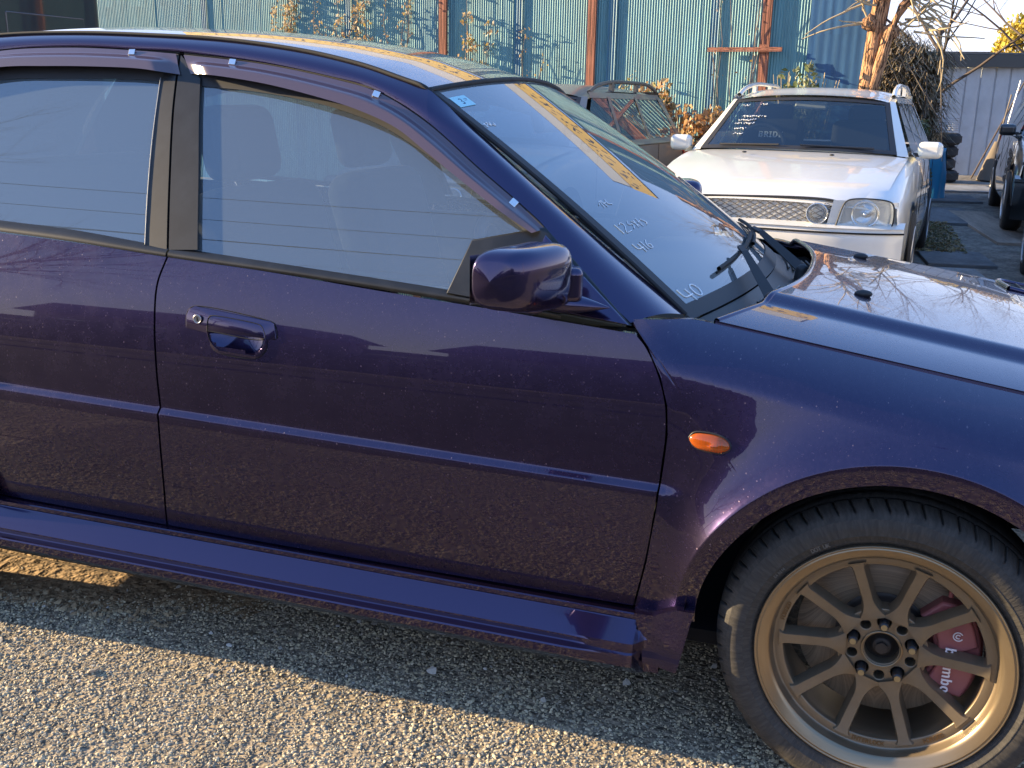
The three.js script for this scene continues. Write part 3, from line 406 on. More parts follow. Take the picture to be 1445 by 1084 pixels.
// ---- cabin: seats, dash, wheel
{ const cloth = std({ color: C(0.02, 0.021, 0.024), roughness: 0.95 }), grey = std({ color: C(0.045, 0.05, 0.055), roughness: 0.8 }), trim = std({ color: C(0.03, 0.032, 0.036), roughness: 0.7 });
  for (const z of [0.36, -0.36]) { const s = new THREE.Group(); s.name = 'front_seat'; car.add(s); part('seat_cushion', new RoundedBoxGeometry(0.5, 0.14, 0.5, 4, 0.06).translate(-1.22, 0.5, z), cloth, s); part('seat_backrest', new RoundedBoxGeometry(0.15, 0.62, 0.5, 4, 0.065).rotateZ(0.28).translate(-1.53, 0.8, z), cloth, s); part('headrest', new RoundedBoxGeometry(0.1, 0.19, 0.27, 4, 0.045).rotateZ(0.2).translate(-1.65, 1.2, z), cloth, s); }
  part('rear_seat', join([new RoundedBoxGeometry(0.5, 0.18, 1.25, 4, 0.06).translate(-2.28, 0.5, 0), new RoundedBoxGeometry(0.16, 0.6, 1.25, 4, 0.06).rotateZ(0.35).translate(-2.62, 0.82, 0)]), cloth, car);
  part('dashboard', sheet(40, 40, (u, v) => { const z = lerp(-0.68, 0.68, v); const prof = [[-0.42, 0.895], [-0.52, 0.905], [-0.62, 0.91], [-0.72, 0.905], [-0.765, 0.88], [-0.775, 0.8], [-0.74, 0.68], [-0.7, 0.6]]; const f = u * (prof.length - 1), i = Math.min(prof.length - 2, Math.floor(f)), t = f - i; let x = lerp(prof[i][0], prof[i + 1][0], t), y = lerp(prof[i][1], prof[i + 1][1], t); y += 0.045 * Math.exp(-(((z - 0.36) / 0.17) ** 2)) * Math.exp(-(((x + 0.74) / 0.1) ** 2)); return [x, y - 0.01, z]; }), grey, car);
  const st = new THREE.Group(); st.name = 'steering_wheel'; car.add(st); st.position.set(-0.9, 0.88, 0.36); st.rotation.set(0, 0, 0); const rim = new THREE.TorusGeometry(0.175, 0.015, 10, 48).rotateY(Math.PI / 2).rotateZ(0.42); part('steering_rim', rim, trim, st); part('steering_hub', join([new RoundedBoxGeometry(0.06, 0.11, 0.13, 3, 0.02).rotateZ(0.42), box(0.02, 0.03, 0.32, 0, 0, 0).rotateZ(0.42), box(0.02, 0.16, 0.03, -0.03, -0.08, 0)]), trim, st);
  part('steering_column', new THREE.CylinderGeometry(0.035, 0.045, 0.25, 12).rotateZ(1.15).translate(-0.78, 0.83, 0.36), trim, car);
  part('cabin_trim', join([...[-1, 1].map((s) => box(1.9, 0.35, 0.03, -1.5, 0.76, s * 0.745)), box(1.2, 0.014, 0.96, -1.95, 1.405, 0)]), grey, car);
  for (const s of [-1, 1]) part('sun_visor', new RoundedBoxGeometry(0.16, 0.02, 0.4, 3, 0.008).rotateZ(-0.5).translate(-1.13, 1.335, s * 0.3), grey, car);
  for (const s of [1, -1]) part('centre_pillar_trim', sheet(4, 12, (u, v) => { const y = lerp(0.95, 1.4, v), x = lerp(-1.57, -1.68, v) + lerp(-0.06, 0.06, u); return [x, y, s * zGlass(x, y, -0.02)]; }), grey, car); }
// ---- wheels: bronze ten-spoke rim, low tyre, brake disc and caliper (axis along z)
{
  const bronzeTex = tex(512, 512, (u, v) => { const n = fbm(N1, u, v, 8, 5); return [0.9 + 0.16 * (n - 0.5), 0.88 + 0.2 * (n - 0.5), 0.85 + 0.24 * (n - 0.5)]; });
  const bronze = phy({ color: C(0.275, 0.222, 0.16), metalness: 0.6, roughness: 0.42, map: bronzeTex, clearcoat: 0.35, clearcoatRoughness: 0.25, ...bothSides });
  const lip = phy({ color: C(0.37, 0.295, 0.205), metalness: 0.75, roughness: 0.28, map: bronzeTex, ...bothSides });
  const tyreTex = tex(1024, 256, (u, v, i, j) => { const n = fbm(N1, u * 4, v, 16, 4), s = fbm(N2, u * 8, v, 4, 3); const b = 0.225 + 0.12 * (n - 0.5) + 0.1 * Math.max(0, s - 0.55); return [b * 1.06, b, b * 0.93]; });
  const tyre = std({ map: tyreTex, roughness: 0.72, bumpMap: tex(512, 256, (u, v) => fbm(N2, u, v, 32, 3), { srgb: false, rep: [4, 1] }), bumpScale: 0.0006, ...bothSides });
  const iron = std({ color: C(0.5, 0.39, 0.28), metalness: 0.3, roughness: 0.5, map: tex(512, 512, (u, v) => { const r = Math.hypot(u - 0.5, v - 0.5); const g = 0.82 + 0.22 * N1(r * 420, 3, 256) - 0.2 * fbm(N2, u, v, 6, 4); return [g, g * 0.97, g * 0.93]; }), ...bothSides });
  const calMat = phy({ color: C(0.36, 0.115, 0.115), roughness: 0.5, clearcoat: 0.3, clearcoatRoughness: 0.4, map: tex(256, 256, (u, v) => { const n = fbm(N1, u, v, 5, 4); return [0.85 + 0.3 * n, 0.75 + 0.4 * n, 0.75 + 0.35 * n]; }) });
  const lathe = (pts, n = 120) => { const g = new THREE.LatheGeometry(pts.map(([r, z]) => new THREE.Vector2(r, z)), n); g.rotateX(Math.PI / 2); return g; }; // y -> z
  const w = new THREE.Group(); w.name = 'wheel'; w.position.set(0, 0.305, 0); car.add(w);
  // tyre with shoulder grooves
  const prof = [[0.2335, 0.8555], [0.2365, 0.8575], [0.2395, 0.8605], [0.243, 0.8645], [0.246, 0.866], [0.2475, 0.8655], [0.256, 0.8705], [0.2572, 0.8718], [0.2588, 0.8718], [0.26, 0.8712], [0.27, 0.8735], [0.28, 0.873], [0.288, 0.87], [0.2893, 0.8702], [0.2905, 0.869], [0.296, 0.8655], [0.301, 0.861], [0.305, 0.8555], [0.3095, 0.8475], [0.3135, 0.838], [0.3155, 0.829], [0.3162, 0.8245], [0.309, 0.8235], [0.309, 0.8165], [0.3168, 0.815], [0.318, 0.79], [0.3105, 0.789], [0.3105, 0.78], [0.318, 0.779], [0.3185, 0.75], [0.3165, 0.69], [0.309, 0.662], [0.295, 0.65], [0.26, 0.646], [0.2335, 0.66]];
  const K = 62, sub = [0, 0.09, 0.13, 0.3, 0.6, 0.9, 0.96], us = [], groove = []; for (let k = 0; k < K; k++) for (const s of sub) { us.push((k + s) / K); groove.push(s < 0.1 ? 1 : 0); } us.push(1); groove.push(1);
  part('tyre', sheet(0, 0, (u, v) => { const i = Math.round(v * (prof.length - 1)), q = prof[i]; let ui = us.indexOf(u), gr = groove[ui]; const sh = sst(0.3005, 0.306, q[0]) * (q[1] > 0.823 ? 1 : 0); const skew = sh * (q[0] - 0.303) * 2.2; const a = u * Math.PI * 2 + skew; let r = q[0] - gr * 0.0075 * sh, z = q[1] - gr * 0.005 * sh; let y = r * Math.sin(a); if (y < -0.3035) y = -0.3035 - (-(y) - 0.3035) * 0.02; return [r * Math.cos(a), y, z]; }, { us, vs: prof.map((_, i) => i / (prof.length - 1)), uv: (p, u, v) => [u * 6, v] }), tyre, w);
  part('rim_lip', lathe([[0.2335, 0.852], [0.2362, 0.858], [0.2366, 0.8655], [0.2355, 0.8682], [0.2338, 0.8685], [0.2325, 0.867], [0.231, 0.8665], [0.2295, 0.868], [0.228, 0.8678], [0.214, 0.8605], [0.2095, 0.857], [0.2075, 0.8535]], 160), lip, w);
  part('rim_barrel', lathe([[0.2075, 0.8535], [0.2052, 0.842], [0.2042, 0.834], [0.2005, 0.8318], [0.1985, 0.833], [0.186, 0.8315], [0.184, 0.829], [0.1835, 0.815], [0.19, 0.78], [0.195, 0.7], [0.205, 0.665], [0.22, 0.66]], 140), bronze, w);
  // spokes
  const spokeGeo = () => { const R0 = 0.066, R1 = 0.1915, n = 26; const sec = (f) => { const r = lerp(R0, R1, f); let hw = 0.0098 + 0.0015 * f + 0.0185 * Math.pow(clamp((0.112 - r) / 0.046, 0, 1), 2) + 0.006 * Math.pow(clamp((r - 0.178) / 0.014, 0, 1), 2); const zt = lerp(0.8175, 0.838, Math.pow(f, 0.9)) - 0.003 * Math.sin(Math.PI * f), zb = zt - lerp(0.034, 0.03, f); const ch = 0.0028; return [[-hw - 0.004, zb], [-hw - 0.0005, zt - ch * 1.6], [-hw + ch * 0.6, zt - ch * 0.2], [-hw + ch * 1.6, zt], [hw - ch * 1.6, zt], [hw - ch * 0.6, zt - ch * 0.2], [hw + 0.0005, zt - ch * 1.6], [hw + 0.004, zb], [-hw - 0.004, zb]].map(([t, z]) => [r, t, z]); };
    return toCreasedNormals(sheet(n, 8, (u, v) => sec(u)[Math.round(v * 8)], { uv: (p) => [p[0] * 3, p[1] * 3] }), 0.6); };
  const sg = spokeGeo();
  for (let k = 0; k < 10; k++) { const m = part('spoke', sg, bronze, w); m.rotation.z = k * Math.PI / 5 + 0.02; }
  // hub face with five nut pockets and five lightening holes
  { const s = new THREE.Shape(); s.absarc(0, 0, 0.083, 0, Math.PI * 2); const bore = new THREE.Path(); bore.absarc(0, 0, 0.034, 0, Math.PI * 2, true); s.holes.push(bore); for (let k = 0; k < 10; k++) { const a = k * Math.PI / 5 + 0.33, h = new THREE.Path(); h.absarc(0.0565 * Math.cos(a), 0.0565 * Math.sin(a), k % 2 ? 0.0115 : 0.0145, 0, Math.PI * 2, true); s.holes.push(h); }
    part('hub_face', new THREE.ExtrudeGeometry(s, { depth: 0.03, bevelEnabled: true, bevelSize: 0.0018, bevelThickness: 0.0018, bevelSegments: 2, curveSegments: 20 }).translate(0, 0, 0.778), bronze, w);
    part('hub_rim', lathe([[0.0335, 0.79], [0.034, 0.811], [0.0352, 0.8135], [0.0375, 0.814], [0.0388, 0.812], [0.039, 0.808]], 60), lip, w);
    part('hub_nut', join([lathe([[0.0335, 0.785], [0.02, 0.787], [0.019, 0.8], [0.014, 0.802], [0.0, 0.803]], 40), new THREE.CylinderGeometry(0.012, 0.012, 0.02, 6).rotateX(Math.PI / 2).translate(0, 0, 0.8)]), std({ color: C(0.045, 0.036, 0.03), metalness: 0.4, roughness: 0.6, ...bothSides }), w);
    const nut = join([new THREE.CylinderGeometry(0.0098, 0.0105, 0.034, 6).rotateX(Math.PI / 2).translate(0, 0, 0.812), lathe([[0.0, 0.833], [0.0065, 0.8325], [0.0082, 0.829]], 18)]), tip = new THREE.CylinderGeometry(0.006, 0.006, 0.003, 20).rotateX(Math.PI / 2).translate(0, 0, 0.8335), nutM = std({ color: C(0.05, 0.05, 0.055), metalness: 0.7, roughness: 0.35, ...bothSides }), tipM = std({ color: C(0.42, 0.34, 0.2), metalness: 0.8, roughness: 0.35 });
    const sock = lathe([[0.0145, 0.8], [0.013, 0.783], [0.0, 0.781]], 20), sockM = std({ color: C(0.035, 0.028, 0.022), roughness: 0.7, metalness: 0.3, ...bothSides });
    for (let k = 0; k < 10; k++) { const a = k * Math.PI / 5 + 0.33, x = 0.0565 * Math.cos(a), y = 0.0565 * Math.sin(a); part('hub_pocket', sock, sockM, w).position.set(x, y, 0); if (k % 2 === 0) { part('lug_nut', nut, nutM, w).position.set(x, y, 0); part('lug_tip', tip, tipM, w).position.set(x, y, 0); } } }
  // letters pressed into the ring and raised on the tyre
  const ringText = (str, R, mid, size, z, mat, name, out = true) => { const gs = []; let tot = 0; const ws_ = [...str].map((c) => { const L = c === ' ' ? 0.5 : 0.78; tot += L; return L; }); let p = -tot / 2; [...str].forEach((c, i) => { const a = mid - (out ? 1 : -1) * (p + ws_[i] / 2) * size / R; p += ws_[i]; if (c === ' ') return; const g = new TextGeometry(c, { font, size, depth: 0.0012, curveSegments: 2, bevelEnabled: false }); g.computeBoundingBox(); const b = g.boundingBox; g.translate(-(b.max.x + b.min.x) / 2, -size / 2, 0).rotateZ(a + (out ? -1 : 1) * Math.PI / 2).translate(R * Math.cos(a), R * Math.sin(a), z); gs.push(g); }); part(name, join(gs), mat, w); };
  const dimB = phy({ color: C(0.2, 0.12, 0.055), metalness: 0.7, roughness: 0.5 });
  ringText('FORGED', 0.1925, -0.95, 0.009, 0.8322, dimB, 'rim_lettering', false); ringText('INTERLOCK', 0.1925, -1.6, 0.009, 0.8322, dimB, 'rim_lettering', false); ringText('FORGED', 0.1925, 2.85, 0.009, 0.8322, dimB, 'rim_lettering');
  const tl = std({ color: C(0.12, 0.108, 0.09), roughness: 0.65 });
  ringText('DOT UK', 0.2505, 2.12, 0.0085, 0.8688, tl, 'tyre_lettering'); ringText('E4 0214', 0.2505, 2.5, 0.0055, 0.8688, tl, 'tyre_lettering');
  // disc, bell and caliper
  part('brake_disc', lathe([[0.09, 0.748], [0.1, 0.752], [0.164, 0.752], [0.1645, 0.724], [0.09, 0.724]], 100), iron, w);
  part('disc_bell', lathe([[0.0, 0.782], [0.072, 0.782], [0.0775, 0.778], [0.08, 0.75], [0.09, 0.748]], 60), std({ color: C(0.09, 0.075, 0.065), metalness: 0.4, roughness: 0.6, ...bothSides }), w);
  { const arc = (r0, r1, a0, a1, z0, z1, n = 20) => { const s = new THREE.Shape(); for (let i = 0; i <= n; i++) { const a = lerp(a0, a1, i / n); const e = Math.min(1, Math.min(i, n - i) / 3); const R = r1 - (1 - e) * 0.03; s[i ? 'lineTo' : 'moveTo'](R * Math.cos(a), R * Math.sin(a)); } for (let i = n; i >= 0; i--) { const a = lerp(a0, a1, i / n); s.lineTo(r0 * Math.cos(a), r0 * Math.sin(a)); } return new THREE.ExtrudeGeometry(s, { depth: z1 - z0 - 0.008, bevelEnabled: true, bevelSize: 0.006, bevelThickness: 0.006, bevelSegments: 3 }).translate(0, 0, z0); };
    const cal = part('brake_caliper', join([arc(0.1, 0.172, -0.68, 0.78, 0.752, 0.785), arc(0.108, 0.166, -0.55, -0.02, 0.775, 0.797), arc(0.108, 0.166, 0.12, 0.6, 0.775, 0.797), arc(0.09, 0.178, -0.5, 0.6, 0.7, 0.76), new THREE.CylinderGeometry(0.011, 0.011, 0.02, 14).rotateX(Math.PI / 2).translate(0.118, 0.09, 0.79), new THREE.CylinderGeometry(0.005, 0.005, 0.03, 8).translate(0.112, 0.132, 0.776)]), calMat, w, 'faded red four-piston brake caliper with white lettering');
    const wl = std({ color: C(0.75, 0.66, 0.66), roughness: 0.6 });
    const tg = new TextGeometry('brembo', { font, size: 0.0185, depth: 0.0015, curveSegments: 4, bevelEnabled: false }); tg.computeBoundingBox(); const tw = tg.boundingBox.max.x; tg.rotateZ(-Math.PI / 2).translate(0.113, -0.07 + tw, 0.8035);
    part('caliper_lettering', tg, wl, w); part('caliper_emblem', join([new THREE.TorusGeometry(0.0085, 0.0013, 6, 28, 5.2), new THREE.TorusGeometry(0.0038, 0.0013, 6, 20, 4.8)]).rotateZ(0.6).translate(0.132, 0.05, 0.8035), wl, w);
  }
  part('axle_carrier', lathe([[0.0, 0.72], [0.1, 0.72], [0.1, 0.4], [0.0, 0.4]], 16), M.dark, w);
  for (const [x, s] of [[-2.51, 1], [0, -1], [-2.51, -1]]) { const c = w.clone(); c.position.x = x; c.scale.z = s; if (s < 0) c.position.z = 0; if (x === 0) { c.rotation.y = -0.05; c.position.x = -0.042; } car.add(c); }
  w.rotation.y = -0.05; w.position.set(0.042, 0.305, 0.002);
}
// ================================================================ ground
const gH = (z) => 0.025 * Math.max(0, -z - 6);
{
  const W = 2048, soil = [0.52, 0.46, 0.38];
  const col = tex(1024, 1024, (u, v) => { const a = fbm(N1, u, v, 48, 4), b = fbm(N2, u, v, 9, 4), c = fbm(N2, u + 0.37, v, 160, 2); const g = 0.49 + 0.16 * (a - 0.5) + 0.16 * (b - 0.5) + 0.26 * (c - 0.5); return [g * 1.08, g * 0.98, g * 0.83]; }, { rep: [1 / 1.9, 1 / 1.9] });
  const bmp = tex(1024, 1024, (u, v) => { const a = fbm(N1, u, v, 100, 3), c = fbm(N2, u, v, 200, 2); return clamp(0.5 + 1.2 * (a - 0.5) + 1.0 * (c - 0.5), 0, 1); }, { srgb: false, rep: [1 / 1.9, 1 / 1.9] });
  const gm = std({ map: col, roughness: 0.95, bumpMap: bmp, bumpScale: 0.008 });
  struct('ground', sheet(2, 0, (u, v) => { const z = [300, 30, -6, -20, -45, -300][Math.round(v * 5)]; return [lerp(-300, 300, u), z < -20 ? gH(-20) : gH(z), z]; }, { vs: [0, 0.2, 0.4, 0.6, 0.8, 1], uv: (p) => [p[0], p[2]] }), gm);
  // sandy soil lying under the car's edge, a thin uneven sheet
  const R = rng(77);
  const soilM = std({ map: tex(512, 512, (u, v) => { const a = fbm(N1, u, v, 30, 4), c = fbm(N2, u, v, 100, 2); const g = 0.86 + 0.3 * (a - 0.5) + 0.4 * (c - 0.5); return [0.66 * g, 0.55 * g, 0.41 * g]; }, { rep: [1, 1] }), roughness: 1, bumpMap: tex(512, 512, (u, v) => fbm(N1, u, v, 60, 4), { srgb: false }), bumpScale: 0.012 });
  struct('soil_patch', sheet(60, 40, (u, v) => { const x = lerp(-4.2, -1.35, u), z = lerp(0.78, -0.9, v); const e = Math.sin(Math.PI * clamp(u * 1.02, 0, 1)) * Math.sin(Math.PI * clamp(v, 0.0, 1)); return [x, -0.006 + 0.02 * Math.pow(Math.max(0, e), 0.4) * (0.7 + 0.6 * fbm(N1, u * 3, v * 2, 6, 3)), z + 0.06 * (N2(u * 14, 2, 64) - 0.5)]; }, { uv: (p) => [p[0], p[2]] }), soilM);
  // loose and half-buried chips of stone
  const chip = new THREE.IcosahedronGeometry(1, 0); { const p = chip.attributes.position; const q = rng(3); const seen = new Map(); for (let i = 0; i < p.count; i++) { const k = [p.getX(i), p.getY(i), p.getZ(i)].map((c) => c.toFixed(3)).join(); if (!seen.has(k)) seen.set(k, 0.72 + 0.5 * q()); const s = seen.get(k); p.setXYZ(i, p.getX(i) * s, p.getY(i) * s * 0.8, p.getZ(i) * s); } chip.computeVertexNormals(); }
  const scatter = (name, n, place, size, cols, lab, cat, rough = 0.95) => { const im = new THREE.InstancedMesh(chip, std({ color: 0xffffff, roughness: rough }), n); const m = new THREE.Matrix4(), q = new THREE.Quaternion(), c = new THREE.Color(); for (let i = 0; i < n; i++) { const [x, z] = place(), s = size() * (0.7 + 0.6 * fbm(N1, x * 0.31 + 7, z * 0.31 + 7, 8, 3)); q.setFromEuler(new THREE.Euler(R() * 0.9, R() * 6.28, R() * 0.9)); m.compose(V(x, s * (-0.1 + 0.32 * R()), z), q, V(s * (0.8 + 0.7 * R()), s * (0.5 + 0.4 * R()), s * (0.8 + 0.6 * R()))); im.setMatrixAt(i, m); const k = cols[Math.floor(R() * cols.length)], l = 0.75 + 0.5 * R(); im.setColorAt(i, c.setRGB(k[0] * l, k[1] * l, k[2] * l)); } im.name = name; im.castShadow = im.receiveShadow = true; im.userData = { kind: 'stuff', label: lab, category: cat }; scene.add(im); return im; };
  const greys = [[0.52, 0.44, 0.28], [0.42, 0.36, 0.24], [0.57, 0.47, 0.3], [0.3, 0.265, 0.2], [0.6, 0.51, 0.35], [0.45, 0.37, 0.23], [0.36, 0.31, 0.22]];
  const near = () => { const z = 0.35 + 1.75 * Math.pow(R(), 0.9); return [lerp(-2.7, 0.75, R()), z]; };
  scatter('gravel', 170000, near, () => 0.0013 + 0.0038 * Math.pow(R(), 2.6), greys, 'coarse grey stone chips set in the worn lot surface', 'gravel');
  scatter('pebble_litter', 160, () => [lerp(-2.6, 0.5, R()), lerp(0.45, 1.7, R())], () => 0.006 + 0.007 * Math.pow(R(), 3), [[0.42, 0.38, 0.32], [0.5, 0.46, 0.4], [0.34, 0.3, 0.24]], 'loose pale pebbles lying on the worn lot surface', 'pebbles');
  scatter('soil_crumbs', 5200, () => [lerp(-2.9, -1.7, R()), lerp(0.3, 0.76, R())], () => 0.002 + 0.008 * Math.pow(R(), 3), [[0.42, 0.31, 0.18], [0.36, 0.27, 0.16], [0.3, 0.22, 0.13]], 'crumbs of sandy soil beside the purple sedan sill', 'soil');
}
// ================================================================ other cars: estate cars parked with their noses towards +z (local z 0 = nose)
function estate(name, label, o) {
  const g = thing(name, label, 'car', 'cars parked in the lot'); const P = o.paint;
  const yT = sm([[-4.85, 0.93], [-4.5, 0.98], [-3, 0.985], [-1.9, 0.98], [-1.3, 0.955], [-0.7, 0.885], [-0.3, 0.8], [-0.16, 0.755], [-0.06, 0.71]]);
  const hw = sm([[-4.83, 0.7], [-4.7, 0.8], [-4.3, 0.855], [-3, 0.875], [-1, 0.872], [-0.5, 0.85], [-0.25, 0.835], [-0.16, 0.815], [-0.03, 0.78]]);
  const sec = (z, zb) => { const w = hw(z), t = yT(z), wb = hw(zb); return [[wb - 0.05, 0.2], [wb + 0.004, 0.3], [wb + 0.008, 0.5], [w, 0.6], [w - 0.012, 0.7], [w - 0.045, t - 0.05], [w - 0.1, t - 0.012], [w - 0.2, t + 0.004], [w * 0.4, t + 0.03], [0, t + 0.036]]; };
  const zs = [0.16, 0.18, 0.2, 0.3, 0.45, 0.7, 1, 1.3, 1.7, 2.2, 2.8, 3.4, 4, 4.4, 4.6, 4.75, 4.83].map((q) => -q);
  const half = (s, i0, i1, f) => sheet(0, 0, (u, v) => { const z = zs[Math.round(u * (zs.length - 1))]; const k = Math.round(lerp(i0, i1, v)); const q = sec(Math.min(z, -0.03), Math.min(z, -0.03))[k]; return [s * q[0], q[1], z]; }, { us: zs.map((_, i) => i / (zs.length - 1)), vs: Array.from({ length: i1 - i0 + 1 }, (_, i) => i / (i1 - i0)) });
  for (const s of [-1, 1]) part('body_side', half(s, 0, 7), P, g);
  const zf = (x) => -0.005 - 0.14 * Math.pow(Math.abs(x) / 0.8, 4);
  const hz = [-0.03, -0.06, -0.1, -0.16, -0.25, -0.4, -0.6, -0.8, -1.1, -1.34];
  part('bonnet', sheet(0, 0, (u, v) => { const z0 = hz[Math.round(u * 9)], k = lerp(-1, 1, v), w = hw(z0) - 0.1, a = Math.abs(k), x = k * w; const z = z0 + zf(x) * sst(-0.6, -0.03, z0); return [x, yT(z0) + 0.006 + 0.04 * (1 - a ** 2.4) - 0.02 * sst(-0.06, -0.03, z0), z]; }, { us: hz.map((_, i) => i / 9), vs: Array.from({ length: 41 }, (_, i) => i / 40) }), P, g);
  part('nose_panel', sheet(40, 4, (u, v) => { const x = lerp(-0.81, 0.81, u); return [x, lerp(0.56, 0.735, v), zf(x) - 0.055 + 0.01 * v]; }), P, g);
  for (const s of [-1, 1]) part('nose_wing', sheet(6, 6, (u, v) => { const x = lerp(0.43, 0.5, u) + 0.03 * (v - 0.5); return [s * x, lerp(0.575, 0.745, v), zf(x) - 0.012 - 0.01 * u]; }), P, g);
  // front: bumper, grille with diamond mesh, lamps
  part('front_bumper', join([sheet(30, 12, (u, v) => { const k = lerp(-1, 1, u), y = lerp(0.18, 0.575, v); return [k * 0.86, y, 0.045 - 0.17 * Math.pow(Math.abs(k), 4) - 0.03 * Math.pow(Math.abs(v - 0.55) * 2, 2) + 0.01 * sst(0.72, 0.78, v)]; }), sheet(30, 3, (u, v) => { const k = lerp(-1, 1, u); return [k * 0.86, 0.575 + 0.03 * v, 0.047 - 0.17 * Math.pow(Math.abs(k), 4) - 0.11 * v]; })]), P, g);
  part('bumper_groove', tube(Array.from({ length: 31 }, (_, i) => { const k = lerp(-1, 1, i / 30); return [k * 0.862, 0.545, 0.047 - 0.17 * Math.pow(Math.abs(k), 4)]; }), 0.006, 5, 60), M.dark, g);
  const face = zf;
  part('grille_back', sheet(20, 4, (u, v) => { const k = lerp(-0.47, 0.47, u); return [k * (1 - 0.08 * (1 - v)), lerp(0.585, 0.725, v), face(k) - 0.06]; }), M.dark, g);
  { const bars = []; const n = 17; for (let i = -4; i < n; i++) for (const s of [1, -1]) { const x0 = -0.46 + i * 0.062, pts = []; for (let q = 0; q <= 8; q++) { const y = lerp(0.592, 0.72, q / 8), x = (s > 0 ? x0 + q * 0.03 : x0 + 0.24 - q * 0.03); if (Math.abs(x) < 0.45) pts.push([x, y, face(x) - 0.035]); } if (pts.length > 1) bars.push(tube(pts, 0.0029, 4, 5)); } const m = part('grille_mesh', join(bars), std({ color: C(0.15, 0.14, 0.13), metalness: 0.2, roughness: 0.4 }), g); m.userData.kind = 'stuff'; }
  part('grille_frame', tube([[-0.47, 0.73], [0.47, 0.73], [0.49, 0.7], [0.44, 0.59], [0.4, 0.582], [-0.4, 0.582], [-0.44, 0.59], [-0.49, 0.7], [-0.47, 0.73]].map(([x, y]) => [x, y, face(x) - 0.03]), 0.009, 6, 120), M.black, g);
  const lampGlass = phy({ color: C(0.93, 0.95, 0.95), transmission: 0.93, thickness: 0, roughness: 0.02, ior: 1.45, ...bothSides }), refl = std({ color: C(0.75, 0.76, 0.76), metalness: 0.9, roughness: 0.16, ...bothSides });
  for (const s of [-1, 1]) {
    const f = new THREE.Group(); f.name = 'driving_lamp'; g.add(f); f.position.set(s * 0.355, 0.655, face(0.355) - 0.015);
    part('lamp_bowl', new THREE.LatheGeometry([[0, -0.05], [0.03, -0.04], [0.055, -0.01], [0.06, 0.01], [0.066, 0.014], [0.068, 0.0]].map((q) => new THREE.Vector2(...q)), 32).rotateX(Math.PI / 2), refl, f); part('lamp_lens', new THREE.SphereGeometry(0.12, 24, 8, 0, 6.283, 0, 0.5).rotateX(Math.PI / 2).translate(0, 0, -0.1), lampGlass, f);
    const h = new THREE.Group(); h.name = 'headlamp'; g.add(h);
    const quad = [[0.47, 0.58], [0.515, 0.735], [0.55, 0.755], [0.76, 0.745], [0.785, 0.72], [0.79, 0.6], [0.775, 0.575], [0.5, 0.57]];
    const hc = new THREE.CatmullRomCurve3(quad.map(([x, y]) => V(x, y, 0)), true, 'catmullrom', 0.25);
    const cap = (o, d) => sheet(60, 8, (u, v) => { const q = hc.getPointAt(u % 1), k = 1 - v, x = lerp(0.64, q.x, k), y = lerp(0.66, q.y, k); return [s * x, y, zf(x) + o + d * v]; });
    part('headlamp_housing', cap(-0.03, -0.02), std({ color: C(0.6, 0.63, 0.64), metalness: 0.7, roughness: 0.25, ...bothSides }), h);
    part('headlamp_reflector', new THREE.LatheGeometry([[0, 0], [0.03, 0.004], [0.055, 0.014], [0.072, 0.03], [0.079, 0.04], [0.083, 0.034], [0.083, 0]].map((q) => new THREE.Vector2(...q)), 32).rotateX(Math.PI / 2).translate(s * 0.63, 0.662, zf(0.63) - 0.047), refl, h);
    part('headlamp_bulb', new THREE.CapsuleGeometry(0.012, 0.04, 4, 10).rotateX(Math.PI / 2).translate(s * 0.63, 0.662, zf(0.63) - 0.03), refl, h);
    part('headlamp_lens', cap(0.004, 0.016), lampGlass, h);
    part('headlamp_seal', tube([...quad, quad[0]].map(([x, y]) => [s * x, y, zf(x) + 0.003]), 0.005, 5, 80), M.black, h);
  }
  // greenhouse
  const A0 = (s) => [s * 0.72, 0.985, -1.36], A1 = (s) => [s * 0.585, 1.4, -2.05], B1 = (s) => [s * 0.585, 1.42, -4.15], B0 = (s) => [s * 0.745, 0.99, -4.62];
  const wsP = (u, v, o = 0) => { const k = lerp(-1, 1, u), b = 1 - k * k; return [k * lerp(0.7, 0.57, v), lerp(0.985, 1.36, v) + b * lerp(0.02, 0.03, v) + o, lerp(-1.36, -1.98, v) + b * lerp(0.16, 0.08, v) + o]; };
  const gl = phy({ color: C(0.6, 0.65, 0.65), transmission: 1, thickness: 0, ior: 1.6, roughness: 0, ...bothSides });
  part('windscreen', sheet(24, 12, (u, v) => wsP(u, v)), gl, g);
  for (const s of [0, 1]) part('windscreen_border', sheet(2, 12, (u, v) => wsP(s ? 1 - u * 0.03 : u * 0.03, v, 0.003)), M.black, g);
  part('windscreen_top_border', sheet(24, 2, (u, v) => wsP(u, 1 - 0.06 * v, 0.003)), M.black, g); part('windscreen_bottom_border', sheet(24, 2, (u, v) => wsP(u, 0.07 * v, 0.003)), M.black, g);
  part('roof', sheet(24, 20, (u, v) => { const k = lerp(-1, 1, v), z = lerp(-1.98, -4.2, u); return [k * 0.6, 1.365 + 0.045 * sst(0, 0.25, u) + 0.04 * Math.sin(Math.PI * clamp(u * 0.9 + 0.08, 0, 1)) + 0.035 * (1 - k * k) - 0.03 * Math.pow(Math.abs(k), 8), z + 0.08 * (1 - k * k) * (1 - u)]; }), P, g);
